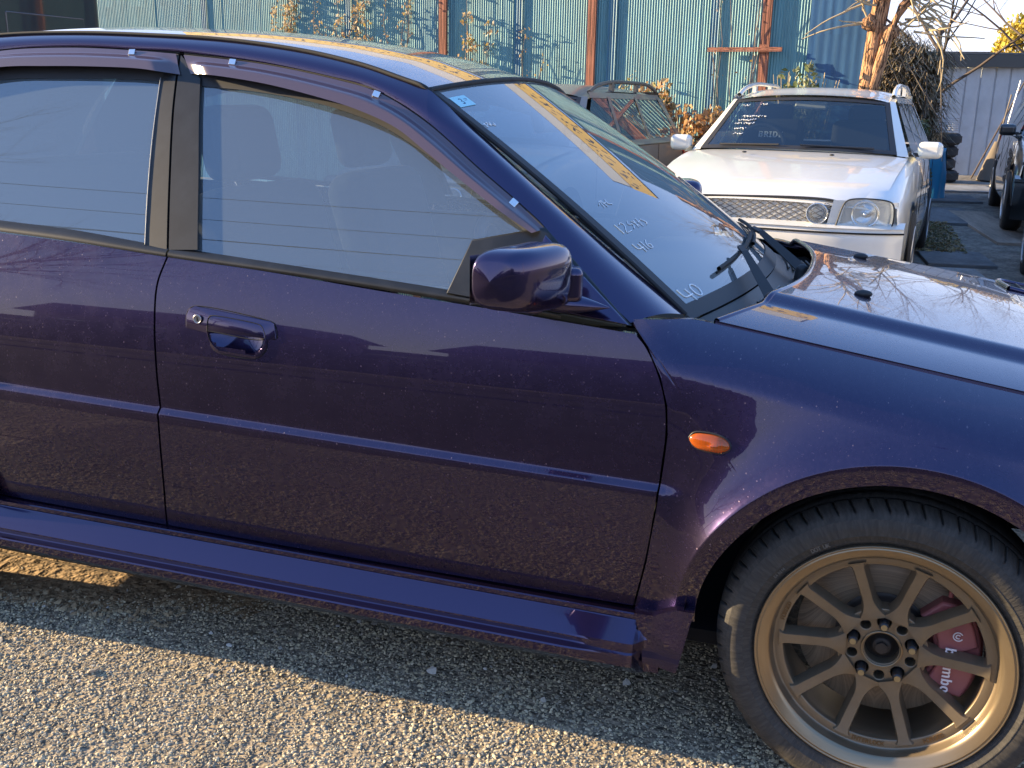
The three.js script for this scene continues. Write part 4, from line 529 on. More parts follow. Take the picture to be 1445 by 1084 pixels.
  for (const s of [-1, 1]) {
    part('front_pillar', sheet(10, 3, (u, v) => [s * lerp(0.7 + v * 0.075, 0.57 + v * 0.035, u), lerp(0.98 - 0.01 * v, 1.37, u), lerp(-1.36 - v * 0.06, -1.98 - v * 0.06, u) + 0.0]), P, g);
    const win = (z0, z1, t0, t1, nm) => part(nm, sheet(8, 6, (u, v) => { const y = lerp(0.995, 1.365, v), z = lerp(lerp(z0, z1, u), lerp(t0, t1, u), v); return [s * lerp(0.79, 0.618, v), y, z]; }), o.sideGlass ?? M.glassTint, g);
    win(-1.5, -2.42, -2.1, -2.5, 'front_side_window'); win(-2.5, -3.3, -2.58, -3.3, 'rear_side_window'); win(-3.4, -4.4, -3.4, -4.1, 'load_side_window');
    part('side_frame', join([[-2.46, -2.54, 0.08], [-3.35, -3.35, 0.08], [-4.45, -4.16, 0.14]].map(([a, b, w]) => sheet(2, 6, (u, v) => [s * lerp(0.795, 0.62, v), lerp(0.985, 1.38, v), lerp(a, b, v) - w / 2 + u * w])).concat([sheet(20, 2, (u, v) => [s * lerp(0.625, 0.6, v), lerp(1.36, 1.41, v), lerp(-2.05, -4.2, u)]), sheet(20, 2, (u, v) => [s * lerp(0.83, 0.79, v), lerp(0.955, 1.0, v), lerp(-1.4, -4.6, u)])])), P, g);
    const rail = tube([[s * 0.585, 1.405, -2.12], [s * 0.58, 1.455, -2.3], [s * 0.575, 1.5, -2.7], [s * 0.575, 1.51, -3.3], [s * 0.575, 1.5, -3.9], [s * 0.58, 1.45, -4.15]], 0.018, 8, 40); part('roof_rail', join([rail, box(0.03, 0.07, 0.08, s * 0.577, 1.46, -2.75), box(0.03, 0.07, 0.08, s * 0.577, 1.46, -3.5)]), o.rail ?? P, g);
    const m = new THREE.Group(); m.name = 'door_mirror'; g.add(m); part('mirror_shell', new RoundedBoxGeometry(0.17, 0.125, 0.09, 5, 0.042).translate(s * 0.905, 1.02, -1.6), P, m); part('mirror_arm', box(0.1, 0.03, 0.05, s * 0.81, 0.985, -1.6, 0.01), M.black, m);
    for (const zw of [-0.92, -3.62]) { const w = new THREE.Group(); w.name = 'wheel'; g.add(w); w.position.set(s * 0.8, 0.315, zw); part('tyre', new THREE.LatheGeometry([[0.19, -0.09], [0.29, -0.1], [0.315, -0.07], [0.315, 0.05], [0.29, 0.088], [0.21, 0.092], [0.2, 0.08]].map((q) => new THREE.Vector2(...q)), 36).rotateZ(s > 0 ? -Math.PI / 2 : Math.PI / 2), M.rubber, w); const rg = []; for (let i = 0; i < 7; i++) rg.push(box(0.025, 0.16, 0.04, s * 0.075, 0.1, 0).rotateX(i * 2 * Math.PI / 7)); part('rim', join([new THREE.TorusGeometry(0.195, 0.014, 8, 40).rotateY(Math.PI / 2).translate(s * 0.085, 0, 0), new THREE.CylinderGeometry(0.05, 0.05, 0.04, 20).rotateZ(Math.PI / 2).translate(s * 0.075, 0, 0), ...rg]), M.steel, w); part('brake_backing', new THREE.CylinderGeometry(0.19, 0.19, 0.02, 24).rotateZ(Math.PI / 2).translate(s * 0.02, 0, 0), M.dark, w);
      part('wheel_arch', new THREE.RingGeometry(0.3, 0.37, 32, 1, -0.25, Math.PI + 0.5).rotateY(s * Math.PI / 2).translate(s * (0.875 + 0.0075), 0.33, zw), M.dark, g); }
    part('door_seam', join([-1.55, -2.5, -3.35].map((z) => box(0.004, 0.6, 0.008, s * 0.879, 0.65, z))), M.dark, g).userData.kind = 'stuff';
  }
  part('tail', join([sheet(10, 10, (u, v) => [lerp(-0.72, 0.72, u), lerp(0.3, 0.99, v), -4.8 - 0.03 * Math.sin(Math.PI * v)]), sheet(10, 2, (u, v) => [lerp(-0.72, 0.72, u) * 0.85, lerp(1.34, 1.44, v), lerp(-4.3, -4.15, v)])]), P, g);
  part('tail_window', sheet(6, 6, (u, v) => [lerp(-0.7, 0.7, u) * lerp(1, 0.82, v), lerp(0.99, 1.36, v), lerp(-4.72, -4.28, v)]), M.glassTint, g);
  for (const s of [-1, 1]) part('tail_lamp', new RoundedBoxGeometry(0.14, 0.3, 0.1, 3, 0.03).translate(s * 0.74, 0.82, -4.74), std({ color: C(0.5, 0.05, 0.02), roughness: 0.2 }), g);
  // cabin
  const cl = std({ color: C(0.03, 0.03, 0.033), roughness: 0.9 });
  for (const s of [-1, 1]) { part('seat', join([new RoundedBoxGeometry(0.5, 0.6, 0.14, 4, 0.06).rotateX(-0.25).translate(s * 0.36, 0.92, -2.5), new RoundedBoxGeometry(0.28, 0.18, 0.1, 3, 0.045).translate(s * 0.36, 1.25, -2.62)]), cl, g); }
  part('dashboard', new RoundedBoxGeometry(1.4, 0.16, 0.5, 3, 0.05).translate(0, 0.9, -1.62), cl, g); part('steering_wheel', new THREE.TorusGeometry(0.18, 0.015, 8, 36).rotateX(-0.4).translate(-0.36, 1.0, -1.98), cl, g);
  part('rear_view_mirror', new RoundedBoxGeometry(0.24, 0.065, 0.03, 3, 0.02).translate(0, 1.33, -1.98), std({ color: C(0.25, 0.28, 0.27), roughness: 0.4 }), g);
  part('cabin_floor', join([box(1.5, 0.03, 3.3, 0, 0.4, -2.9), box(1.5, 0.6, 0.04, 0, 0.7, -1.5), box(1.5, 0.6, 0.02, 0, 0.68, -4.5)]), M.dark, g);
  const wp = (x0, x1) => tube([[x0, 0, 0], [x1, 0, 0]].map(([x]) => { const p = wsP(0.5 + x / 1.4, 0.05, 0.015); return p; }), 0.008, 5, 12);
  part('wiper', wp(0.05, 0.55), M.black, g); part('wiper', wp(-0.55, -0.1), M.black, g);
  for (const s of [-1, 1]) part('washer_nozzle', new THREE.SphereGeometry(0.012, 8, 6).scale(1.5, 0.6, 1).translate(s * 0.3, 0.985, -1.0), M.black, g);
  part('under_shell', box(1.4, 0.04, 4.4, 0, 0.24, -2.4), M.dark, g);
  return { g, wsP };
}
const deg = Math.PI / 180, headA = -6 * deg;
function putCar(c, x, z, a) { c.g.position.set(x, gH(z - 2.2), z); c.g.rotation.y = a; return c; }
{
  const white = phy({ color: C(0.86, 0.85, 0.82), roughness: 0.4, clearcoat: 1, clearcoatRoughness: 0.04, map: tex(512, 512, (u, v) => { const n = fbm(N1, u, v, 7, 5); return [0.97 - 0.05 * n, 0.965 - 0.06 * n, 0.95 - 0.08 * n]; }), ...bothSides });
  const cw = putCar(estate('white_estate_car', 'white estate car with diamond mesh grille and roof rails facing the purple sedan', { paint: white }), -0.67, -4.22, headA);
  const ink = std({ color: C(0.8, 0.8, 0.78), roughness: 0.7 }), R = rng(8); const rows = [[0.08, 0.86, 0.05], [0.2, 0.86, 0.06], [0.13, 0.62, 0.2], [0.12, 0.55, 0.14], [0.11, 0.48, 0.16], [0.13, 0.38, 0.09], [0.14, 0.28, 0.07]];
  const strokes = []; for (const [u0, v0, w] of rows) { let u = u0; while (u < u0 + w * 0.75) { const a = [], n = 3; for (let i = 0; i < n; i++) a.push(cw.wsP(u + (R() - 0.3) * 0.014, v0 + (R() - 0.5) * 0.04, 0.004)); strokes.push(tube(a, 0.0026, 4, 6)); u += 0.012; } }
  part('price_writing', join(strokes), ink, cw.g, 'rows of handwritten white paint-pen figures on the glass').userData.kind = 'stuff';
  cw.g.scale.x = 1.05; const tg = new TextGeometry('BRIDE', { font, size: 0.05, depth: 0.003, curveSegments: 2 }); tg.computeBoundingBox(); tg.translate(-tg.boundingBox.max.x / 2, 0, 0).rotateX(-0.25).translate(-0.36, 1.06, -2.385); part('seat_lettering', tg, ink, cw.g);
  const champ = phy({ color: C(0.25, 0.22, 0.19), metalness: 0.3, roughness: 0.45, clearcoat: 0.5, clearcoatRoughness: 0.05, ...bothSides });
  putCar(estate('champagne_estate_car', 'champagne silver estate car with dark roof rails, seen through the purple sedan glass', { paint: champ, rail: std({ color: C(0.09, 0.09, 0.09), roughness: 0.4 }) }), -3.1, -4.1, headA);
  const black = phy({ color: C(0.012, 0.012, 0.014), roughness: 0.3, clearcoat: 1, clearcoatRoughness: 0.03, ...bothSides });
  putCar(estate('black_estate_car', 'black estate car parked behind the pale silver car by the shed', { paint: black, rail: M.chrome }), 2.3, -8.35, headA * 0.7);
  const silver = phy({ color: C(0.6, 0.62, 0.64), roughness: 0.35, clearcoat: 1, metalness: 0.2, clearcoatRoughness: 0.04, ...bothSides });
  putCar(estate('silver_estate_car', 'pale silver car with amber corner lamp in front of the black car', { paint: silver }), 1.95, -3.0, headA * 0.7);
}
{ // dark van behind the sedan's roof
  const g = thing('dark_van', 'tall dark purple van parked near the wall behind the sedan roof', 'van'); const P = phy({ color: C(0.014, 0.01, 0.022), roughness: 0.3, clearcoat: 1, clearcoatRoughness: 0.03, ...bothSides });
  part('van_body', new RoundedBoxGeometry(1.7, 1.75, 3.4, 5, 0.14).translate(0, 1.15, 0), P, g); part('van_sill', box(1.66, 0.2, 3.3, 0, 0.32, 0), M.black, g);
  part('windscreen', new RoundedBoxGeometry(1.45, 0.6, 0.05, 3, 0.02).rotateX(-0.12).translate(0, 1.6, 1.69), M.glassTint, g); for (const z of [-0.9, 0.3]) part('side_window', new RoundedBoxGeometry(0.03, 0.42, 1.0, 3, 0.012).translate(0.845, 1.5, z), P, g);
  for (const s of [-1, 1]) for (const z of [-1.1, 1.1]) part('wheel', new THREE.LatheGeometry([[0.0, 0.07], [0.18, 0.08], [0.26, 0.09], [0.285, 0.07], [0.285, -0.07], [0.0, -0.08]].map((q) => new THREE.Vector2(...q)), 30).rotateZ(-s * Math.PI / 2).translate(s * 0.79, 0.285, z), M.rubber, g);
  g.position.set(-9.02, gH(-5.8), -5.6); g.rotation.y = headA; g.scale.y = 1.22;
}
// ================================================================ corrugated blue wall with rusty posts, sign above
const WA = Math.atan(0.158), WU = V(Math.cos(WA), 0, Math.sin(WA)), WN = V(-Math.sin(WA), 0, Math.cos(WA)), W0 = V(-3.21, 0, -10);
const wp = (s, y, d = 0) => W0.clone().addScaledVector(WU, s).addScaledVector(WN, d).setY(y);
const wallFrame = (o, s, d = 0) => { const p = wp(s, 0, d); o.position.set(p.x, gH(p.z), p.z); o.rotation.y = -WA; return o; };
{
  const wall = thing('corrugated_wall', 'long blue green corrugated metal wall behind the parked cars', 'wall'); wallFrame(wall, 0);
  const R = rng(21);
  const streak = (k) => tex(256, 512, (u, v) => { const n = fbm(N1, u * 0.9 + k, v * 0.15, 20, 4), m = fbm(N2, u + k, v, 6, 4), d = fbm(N2, u * 0.7, v * 0.06 + k, 64, 2); const g = 0.88 + 0.22 * (n - 0.5) + 0.2 * (m - 0.5) + 0.12 * (d - 0.5); return [g * 0.97, g, g]; });
  const texs = [streak(0.1), streak(0.43), streak(0.77)], mats = [];
  const tone = [[0.16, 0.36, 0.41], [0.18, 0.39, 0.43], [0.145, 0.34, 0.4], [0.06, 0.2, 0.31], [0.19, 0.4, 0.43]];
  for (let i = 0; i < 5; i++) mats.push(std({ color: C(...tone[i]), map: texs[i % 3], roughness: 0.5, metalness: 0.1, ...bothSides }));
  const pitch = 0.032, nW = 20, wd = nW * pitch; const geo = sheet(nW * 8, 1, (u, v) => [u * (wd + pitch), v * 4.15, 0.0045 * Math.cos(u * (nW + 1) * 2 * Math.PI)], { uv: (p) => [p[0] / 1.2, p[1] / 2.5] });
  for (let k = -13; k < 4; k++) { const m = part('corrugated_sheet', geo, mats[[0, 1, 4, 2, 1, 0, 4][(k + 14) % 7]], wall); m.position.set(k * wd + 0.18 * 0, 0, -0.03 + (k & 1) * 0.004); }
  // darker narrow strips lapped over the joints
  const stripGeo = sheet(16, 1, (u, v) => [u * 0.1, v * 4.15, 0.008 + 0.0045 * Math.cos(u * 3 * 2 * Math.PI)], { uv: (p) => [p[0], p[1] / 2] });
  for (const s of [-6.15, -3.62, -1.05, 0.2, 1.45]) part('lap_strip', stripGeo, mats[3], wall).position.set(s, 0, -0.012);
  part('plain_blue_panel', sheet(20, 1, (u, v) => [lerp(2.57, 3.3, u), v * 4.1, 0.004 * Math.sin(u * 47)], { uv: (p) => [p[0], p[1] / 2] }), std({ color: C(0.045, 0.14, 0.3), map: texs[1], roughness: 0.45, ...bothSides }), wall);
  part('wall_backing', box(11.6, 4.1, 0.06, -2.55, 2.05, -0.12), M.dark, wall);
  const rust = std({ color: C(0.46, 0.2, 0.13), roughness: 0.9, map: tex(256, 512, (u, v) => { const n = fbm(N1, u, v, 8, 5), m = fbm(N2, u, v, 24, 3); const d = n > 0.56 ? 0.55 : 1; return [d * (0.8 + 0.3 * m), d * (0.72 + 0.4 * m), d * (0.7 + 0.4 * m)]; }, { rep: [2, 1] }) });
  const pg = join([box(0.1, 4.3, 0.01, 0, 2.15, 0.035), box(0.01, 4.3, 0.034, 0.045, 2.15, 0.013), box(0.01, 4.3, 0.034, -0.045, 2.15, 0.013)]);
  [[-2.07, 0], [0, 1], [2.1, 2]].forEach(([s, i]) => { const t = thing('rusty_post', ['rusty brown steel post standing left of the leafy vine on the wall', 'rusty brown steel post above the champagne estate car', 'rusty brown steel post with a cross bar above the white estate car'][i], 'post', 'steel posts along the blue wall'); wallFrame(t, s, 0.0); part('post_beam', pg, rust, t); for (const y of [1.35, 2.5]) part('bolt', new THREE.CylinderGeometry(0.012, 0.012, 0.02, 6).rotateX(Math.PI / 2).translate(0.02, y, 0.045), rust, t); if (i === 2) { part('cross_bar', join([box(0.85, 0.03, 0.02, -0.22, 1.86, 0.06), box(0.85, 0.012, 0.03, -0.22, 1.835, 0.065)]), rust, t); part('bracket', box(0.11, 0.09, 0.02, 0, 1.86, 0.048), rust, t); } });
  // long sign board on top of the wall (seen in the sedan's glass and roof)
  const cv = document.createElement('canvas'); cv.width = 2048; cv.height = 128; const c = cv.getContext('2d'); c.fillStyle = '#f3c850'; c.fillRect(0, 0, 2048, 128); c.strokeStyle = '#1d1a16'; c.lineWidth = 9; const q = rng(9);
  for (let i = 0; i < 44; i++) { const x = 20 + i * 46; c.beginPath(); for (let k = 0; k < 4; k++) { const a = x + q() * 32, b = 22 + q() * 84; c.moveTo(a, b); c.lineTo(clamp(a + (q() - 0.5) * 40, x, x + 34), clamp(b + (q() - 0.5) * 60, 18, 110)); } c.stroke(); }
  const ct = new THREE.CanvasTexture(cv); ct.colorSpace = THREE.SRGBColorSpace;
  const sg = thing('sign_board', 'long yellow and white sign board along the top of the blue wall', 'sign'); wallFrame(sg, 0, 0.14);
  part('yellow_panel', sheet(2, 1, (u, v) => [lerp(-6.5, 3.85, u), lerp(4.22, 4.86, v), 0.03], { uv: (p, u, v) => [u, v] }), std({ map: ct, roughness: 0.6, ...bothSides }), sg);
  part('white_panel', box(10.3, 0.5, 0.03, -1.35, 5.14, 0.015), std({ color: C(0.72, 0.7, 0.64), roughness: 0.6 }), sg);
  part('sign_back', box(10.35, 1.24, 0.04, -1.35, 4.8, -0.03), M.dark, sg);
}
// ================================================================ plants
const leafMat = (r, g, b, t = 0.35) => phy({ color: 0xffffff, vertexColors: true, roughness: 0.9, transmission: t, thickness: 0, ...bothSides });
const MLeaf = leafMat();
function leaves(n, place, size, cols, R, droop = 0.3) { // many small bent leaves in one geometry
  const P = [], Cc = [], I = []; const m = new THREE.Matrix4(), q = new THREE.Quaternion();
  for (let k = 0; k < n; k++) { const p = place(); if (!p) continue; const s = size(); q.setFromEuler(new THREE.Euler((R() - 0.5) * 3, R() * 6.28, (R() - 0.5) * 3)); m.compose(p, q, V(s, s, s)); const b = P.length / 3; const col = cols[Math.floor(R() * cols.length)], l = 0.7 + 0.6 * R();
    for (const [x, y, z] of [[0, -0.5, 0], [0.32, 0, 0.12], [0, 0.55, 0.05], [-0.32, 0, 0.12], [0, 0, 0]]) { const v = V(x, y, z).applyMatrix4(m); P.push(v.x, v.y, v.z); Cc.push(col[0] * l, col[1] * l, col[2] * l); }
    I.push(b, b + 1, b + 4, b + 1, b + 2, b + 4, b + 2, b + 3, b + 4, b + 3, b, b + 4); }
  const g = new THREE.BufferGeometry(); g.setAttribute('position', new THREE.Float32BufferAttribute(P, 3)); g.setAttribute('color', new THREE.Float32BufferAttribute(Cc, 3)); g.setAttribute('uv', new THREE.Float32BufferAttribute(new Float32Array(P.length / 3 * 2), 2)); g.setIndex(I); g.computeVertexNormals(); return g;
}
function branches(R, start, dir, len, rad, depth, opt, out = []) { // recursive bare branches
  const pts = [start.clone()], rr = [rad]; let d = dir.clone().normalize(), p = start.clone(); const n = opt.seg ?? 5;
  for (let i = 1; i <= n; i++) { d.add(V((R() - 0.5), (R() - 0.5) + (opt.lift ?? 0.1), (R() - 0.5)).multiplyScalar(opt.wob ?? 0.35)).normalize(); p = p.clone().addScaledVector(d, len / n); pts.push(p); rr.push(rad * lerp(1, opt.taper ?? 0.45, i / n)); if (depth > 0 && i >= (opt.from ?? 2)) { const k = opt.kids ?? 1.3; for (let j = 0; j < k; j++) if (R() < (k - j)) { const e = d.clone().add(V(R() - 0.5, R() - 0.4, R() - 0.5).multiplyScalar(opt.spread ?? 1.5)).normalize(); branches(R, p, e, len * lerp(0.45, 0.75, R()), rr[i] * 0.62, depth - 1, opt, out); } } }
  out.push(taperTube(pts.map((v) => [v.x, v.y, v.z]), rr, rad > 0.03 ? 10 : rad > 0.008 ? 5 : 3)); return out;
}
const bark = std({ color: C(0.52, 0.31, 0.17), roughness: 0.95, map: tex(256, 512, (u, v) => { const n = fbm(N1, u, v * 0.5, 24, 5), k = n < 0.42 ? 0.5 : 1; return [k * (0.6 + 0.6 * n), k * (0.5 + 0.7 * n), k * (0.45 + 0.75 * n)]; }, { rep: [3, 1.2] }), bumpMap: tex(256, 512, (u, v) => fbm(N1, u, v * 0.5, 24, 5), { srgb: false, rep: [3, 1.2] }), bumpScale: 0.02 });
const twigPale = std({ color: C(0.42, 0.33, 0.2), roughness: 0.9 }), twigDark = std({ color: C(0.1, 0.075, 0.06), roughness: 0.95 }), twigGrey = std({ color: C(0.2, 0.165, 0.13), roughness: 0.95 });
const dryCols = [[0.42, 0.25, 0.1], [0.5, 0.33, 0.17], [0.36, 0.2, 0.08], [0.56, 0.44, 0.28], [0.3, 0.22, 0.1]];
{ // vines and weeds against the wall
  const R = rng(31);
  const vine = (label, s, y0, h, w, n, cols, sz = 0.045) => { const t = thing('dry_vine', label, 'vine', 'dry plants against the blue wall'); wallFrame(t, s, 0.07); const st = [], tips = []; const kk = Math.max(3, Math.round(w * 7)); for (let i = 0; i < kk; i++) { const x0 = (R() - 0.5) * w * 0.6, x1 = x0 + (R() - 0.5) * w * 0.9, hh = h * (0.55 + 0.45 * R()); const pts = Array.from({ length: 7 }, (_, j) => [lerp(x0, x1, j / 6) + (R() - 0.5) * 0.08, y0 + hh * j / 6, (R() - 0.5) * 0.06]); st.push(taperTube(pts, pts.map((_, j) => lerp(0.009, 0.003, j / 6)), 4)); tips.push(...pts.slice(1)); }
    part('stem', join(st), twigGrey, t); part('leaf', leaves(n, () => { const p = tips[Math.floor(R() * tips.length)]; return V(p[0] + (R() - 0.5) * 0.16, p[1] + (R() - 0.5) * 0.16, p[2] + (R() - 0.5) * 0.12); }, () => sz * (0.5 + R()), cols, R), MLeaf, t).userData.kind = 'stuff'; return t; };
  const tan = [[0.48, 0.33, 0.17], [0.56, 0.42, 0.24], [0.44, 0.26, 0.1], [0.5, 0.36, 0.1], [0.6, 0.5, 0.36]];
  vine('tangle of orange brown dry leaves climbing the wall beside the dark van', -4.75, 1.4, 1.6, 0.75, 520, tan); vine('sparse tan dry vine with seed heads on the wall between the leafy tangles', -4.05, 1.4, 1.3, 0.6, 260, tan, 0.035); vine('dense orange dry vine rising at a slant on the wall left of the rusty posts', -3.35, 1.5, 1.5, 0.6, 420, tan); vine('thin pale dry stems on the wall left of the first post', -2.75, 1.4, 1.6, 0.5, 170, tan, 0.035);
  vine('tall tan dry weed with one green tuft on the wall between two posts', -1.62, 0.6, 2.1, 0.5, 520, [...tan, [0.2, 0.2, 0.06]], 0.045); vine('small dry weed on the wall just left of the champagne estate car', -0.75, 0.5, 1.55, 0.35, 170, tan, 0.035); vine('short yellow weed at the wall by the second post', 0.45, 0.7, 0.95, 0.2, 120, [[0.5, 0.42, 0.1], [0.45, 0.33, 0.15]], 0.04);
  vine('bare pale stems climbing the wall left of the cross bar post', 1.62, 0.3, 2.6, 0.55, 60, tan, 0.03); vine('bare pale stems close to the cross bar post', 1.95, 0.3, 2.5, 0.28, 30, tan, 0.03);
  // dry hydrangea-like bushes
  const bush = (label, s, d, w, h, n, cols, name = 'dry_bush') => { const t = thing(name, label, 'bush', 'bushes along the blue wall'); wallFrame(t, s, d); const st = []; for (let i = 0; i < 30; i++) { const a = R() * 6.28, e = 0.3 + 0.7 * R(); st.push(taperTube([[0, 0, 0].map((q, k) => q + (k === 1 ? 0 : (R() - 0.5) * w * 0.5)), [Math.cos(a) * w * 0.35 * e, h * 0.5, Math.sin(a) * 0.2], [Math.cos(a) * w * 0.55 * e, h * (0.7 + 0.35 * R()), Math.sin(a) * 0.3]], [0.008, 0.006, 0.003], 4)); } part('stem', join(st), twigPale, t); part('leaf', leaves(n, () => { const a = R() * 6.28, r = Math.sqrt(R()), y = Math.pow(R(), 0.7); const k = (1 - 0.35 * y) * (0.75 + 0.4 * N1(a * 2, y * 4, 64)); return V(Math.cos(a) * r * w * 0.5 * k, 0.1 + h * y * (0.8 + 0.3 * N2(a * 2, r * 3, 64)), Math.sin(a) * r * 0.35); }, () => 0.05 + 0.06 * R(), cols, R), MLeaf, t).userData.kind = 'stuff'; };
  const orangeD = [[0.46, 0.24, 0.08], [0.52, 0.32, 0.14], [0.38, 0.19, 0.07], [0.58, 0.42, 0.22], [0.3, 0.2, 0.08]], greenD = [[0.16, 0.17, 0.05], [0.2, 0.2, 0.06], [0.26, 0.22, 0.09]];
  bush('tall orange brown dry bush behind the champagne estate car', 1.0, 0.5, 0.75, 1.35, 1300, [...orangeD, ...orangeD, ...greenD]); bush('wide orange brown dry bush beside the white estate car windscreen', 1.65, 0.6, 0.9, 1.1, 1300, orangeD); bush('low green undergrowth below the orange dry bushes', 1.15, 0.8, 0.8, 0.62, 900, greenD, 'green_bush'); bush('green leafy shrub behind the white estate car roof', 2.6, 0.35, 0.75, 1.55, 700, [[0.1, 0.14, 0.05], [0.14, 0.17, 0.07], [0.3, 0.3, 0.16]], 'green_bush');
  const rb = solo('rusty_sheet', sheet(20, 4, (u, v) => [lerp(-0.6, 0.9, u), v * 0.62, 0.02 * Math.sin(u * 20)]), std({ color: C(0.13, 0.095, 0.085), roughness: 0.8, ...bothSides }), 'low dark brown metal sheet standing between the two estate cars', 'metal sheet'); wallFrame(rb, 1.3, 1.35); rb.position.y += 0.02;
}
{ // pruned tree with thick orange-lit trunk
  const R = rng(52), t = thing('pruned_tree', 'pruned tree with forked brown trunk and pale curling shoots by the wall end', 'tree'); t.position.set(-0.03, gH(-9.2), -9.1);
  const trunk = [taperTube([[0.02, 0, 0], [0.0, 0.7, 0], [0.0, 1.2, 0], [0.03, 1.6, 0.02], [0.05, 2.05, 0], [0.09, 2.5, 0.02], [0.1, 3.1, 0]], [0.14, 0.115, 0.1, 0.095, 0.09, 0.085, 0.075], 14), taperTube([[0.05, 1.35, 0.05], [0.12, 1.7, 0.1], [0.17, 2.0, 0.12], [0.28, 2.25, 0.12], [0.45, 2.45, 0.1], [0.75, 2.65, 0.05]], [0.055, 0.06, 0.055, 0.05, 0.045, 0.035], 10)];
  for (const [x, y, r] of [[0.19, 2.02, 0.085], [0.42, 2.42, 0.08], [-0.03, 2.1, 0.08], [0.08, 2.45, 0.13], [0.5, 2.5, 0.07]]) { const s = new THREE.IcosahedronGeometry(r, 2), p = s.attributes.position; for (let i = 0; i < p.count; i++) { const k = 0.75 + 0.5 * N1(p.getX(i) * 40 + 9, p.getY(i) * 40 + p.getZ(i) * 33, 64); p.setXYZ(i, p.getX(i) * k, p.getY(i) * k, p.getZ(i) * k); } s.computeVertexNormals(); s.translate(x, y, 0.08); trunk.push(s); }
  part('trunk', join(trunk), bark, t);
  const sh = []; const shoot = (x, y, dx, dy, L, n = 7) => { const pts = [[x, y, 0.1]]; let a = Math.atan2(dy, dx), px = x, py = y, pz = 0.1; const cv = (R() - 0.5) * 0.5; for (let i = 0; i < n; i++) { a += cv + (R() - 0.5) * 0.3; px += Math.cos(a) * L / n; py += Math.sin(a) * L / n; pz += (R() - 0.4) * 0.1; pts.push([px, py, pz]); } sh.push(taperTube(pts, pts.map((_, i) => lerp(0.013, 0.005, i / n)), 6)); };
  for (let i = 0; i < 14; i++) shoot(0.0 + (R() - 0.5) * 0.1, 2.1 + R() * 0.5, -1, (R() - 0.55) * 1.2, 0.3 + R() * 0.45); for (let i = 0; i < 26; i++) shoot(0.2 + R() * 0.35, 2.0 + R() * 0.5, 1, (R() - 0.5) * 2, 0.25 + R() * 0.5); for (let i = 0; i < 8; i++) shoot(0.45, 2.5, R() - 0.3, 1, 0.5 + R() * 0.6);
  part('shoots', join(sh), twigPale, t);
  part('twigs', join(branches(R, V(0.45, 2.45, 0), V(1, 0.8, 0), 1.2, 0.022, 3, { kids: 1.5, spread: 1.6, wob: 0.4 })), twigGrey, t).userData.kind = 'stuff';
}
{ // fine bare tree against the sky, and a second one further off
  const R = rng(61); const bare = (label, x, z, h, r, dep) => { const t = thing('bare_tree', label, 'tree', 'bare winter trees'); t.position.set(x, gH(Math.max(-20, z)), z); part('trunk', taperTube([[0, 0, 0], [0.05, h * 0.3, 0], [0, h * 0.5, 0.05]], [r, r * 0.75, r * 0.6], 8), twigDark, t); const out = []; for (let i = 0; i < 5; i++) branches(R, V(0.02, h * (0.28 + 0.05 * i), 0), V(Math.cos(i * 1.26 + 0.3), 0.75, Math.sin(i * 1.26 + 0.3)), h * 0.42, r * 0.45, dep, { kids: dep > 4 ? 1.05 : 1.3, spread: 1.3, wob: 0.22, lift: 0.15 }, out); part('crown', join(out), twigDark, t).userData.kind = 'stuff'; };
  bare('bare tree with fine dark twigs rising behind the shed eave', 1.0, -14.6, 4.6, 0.06, 5); bare('bare tree with spreading twigs far behind the shed', 3.2, -21, 5.2, 0.06, 5);
  bare('bare tree across the road, mirrored in the sedan rear window', -11.5, 8.2, 8, 0.14, 4);
  const y = thing('yellow_tree', 'round clipped tree with bright yellow foliage beyond the shed', 'tree'); y.position.set(4.5, 0, -32); part('trunk', taperTube([[0, 0, 0], [0, 2.2, 0]], [0.14, 0.1], 8), twigDark, y);
  part('crown', leaves(5200, () => { const a = R() * 6.28, v = Math.acos(2 * R() - 1), r = 0.75 + 0.3 * R(), k = 0.85 + 0.3 * N1(a * 3, v * 4, 64); return V(Math.sin(v) * Math.cos(a) * 0.85 * r * k, 2.75 + Math.cos(v) * 1.25 * r * k, Math.sin(v) * Math.sin(a) * 0.85 * r * k); }, () => 0.1 + 0.1 * R(), [[0.55, 0.4, 0.02], [0.62, 0.48, 0.05], [0.45, 0.33, 0.02], [0.34, 0.28, 0.03]], R), MLeaf, y).userData.kind = 'stuff';
  const y2 = thing('brown_tree', 'round tree with sparse brown foliage beside the yellow tree', 'tree'); y2.position.set(6.1, 0, -33); part('trunk', taperTube([[0, 0, 0], [0, 2.4, 0]], [0.14, 0.1], 8), twigDark, y2);
  part('crown', leaves(4200, () => { const a = R() * 6.28, v = Math.acos(2 * R() - 1), r = 0.6 + 0.45 * R(), k = 0.85 + 0.3 * N2(a * 3, v * 4, 64); return V(Math.sin(v) * Math.cos(a) * 1.1 * r * k, 3.0 + Math.cos(v) * 1.4 * r * k, Math.sin(v) * Math.sin(a) * 1.1 * r * k); }, () => 0.09 + 0.1 * R(), [[0.36, 0.22, 0.08], [0.3, 0.2, 0.08], [0.4, 0.3, 0.12]], R), MLeaf, y2).userData.kind = 'stuff';
}
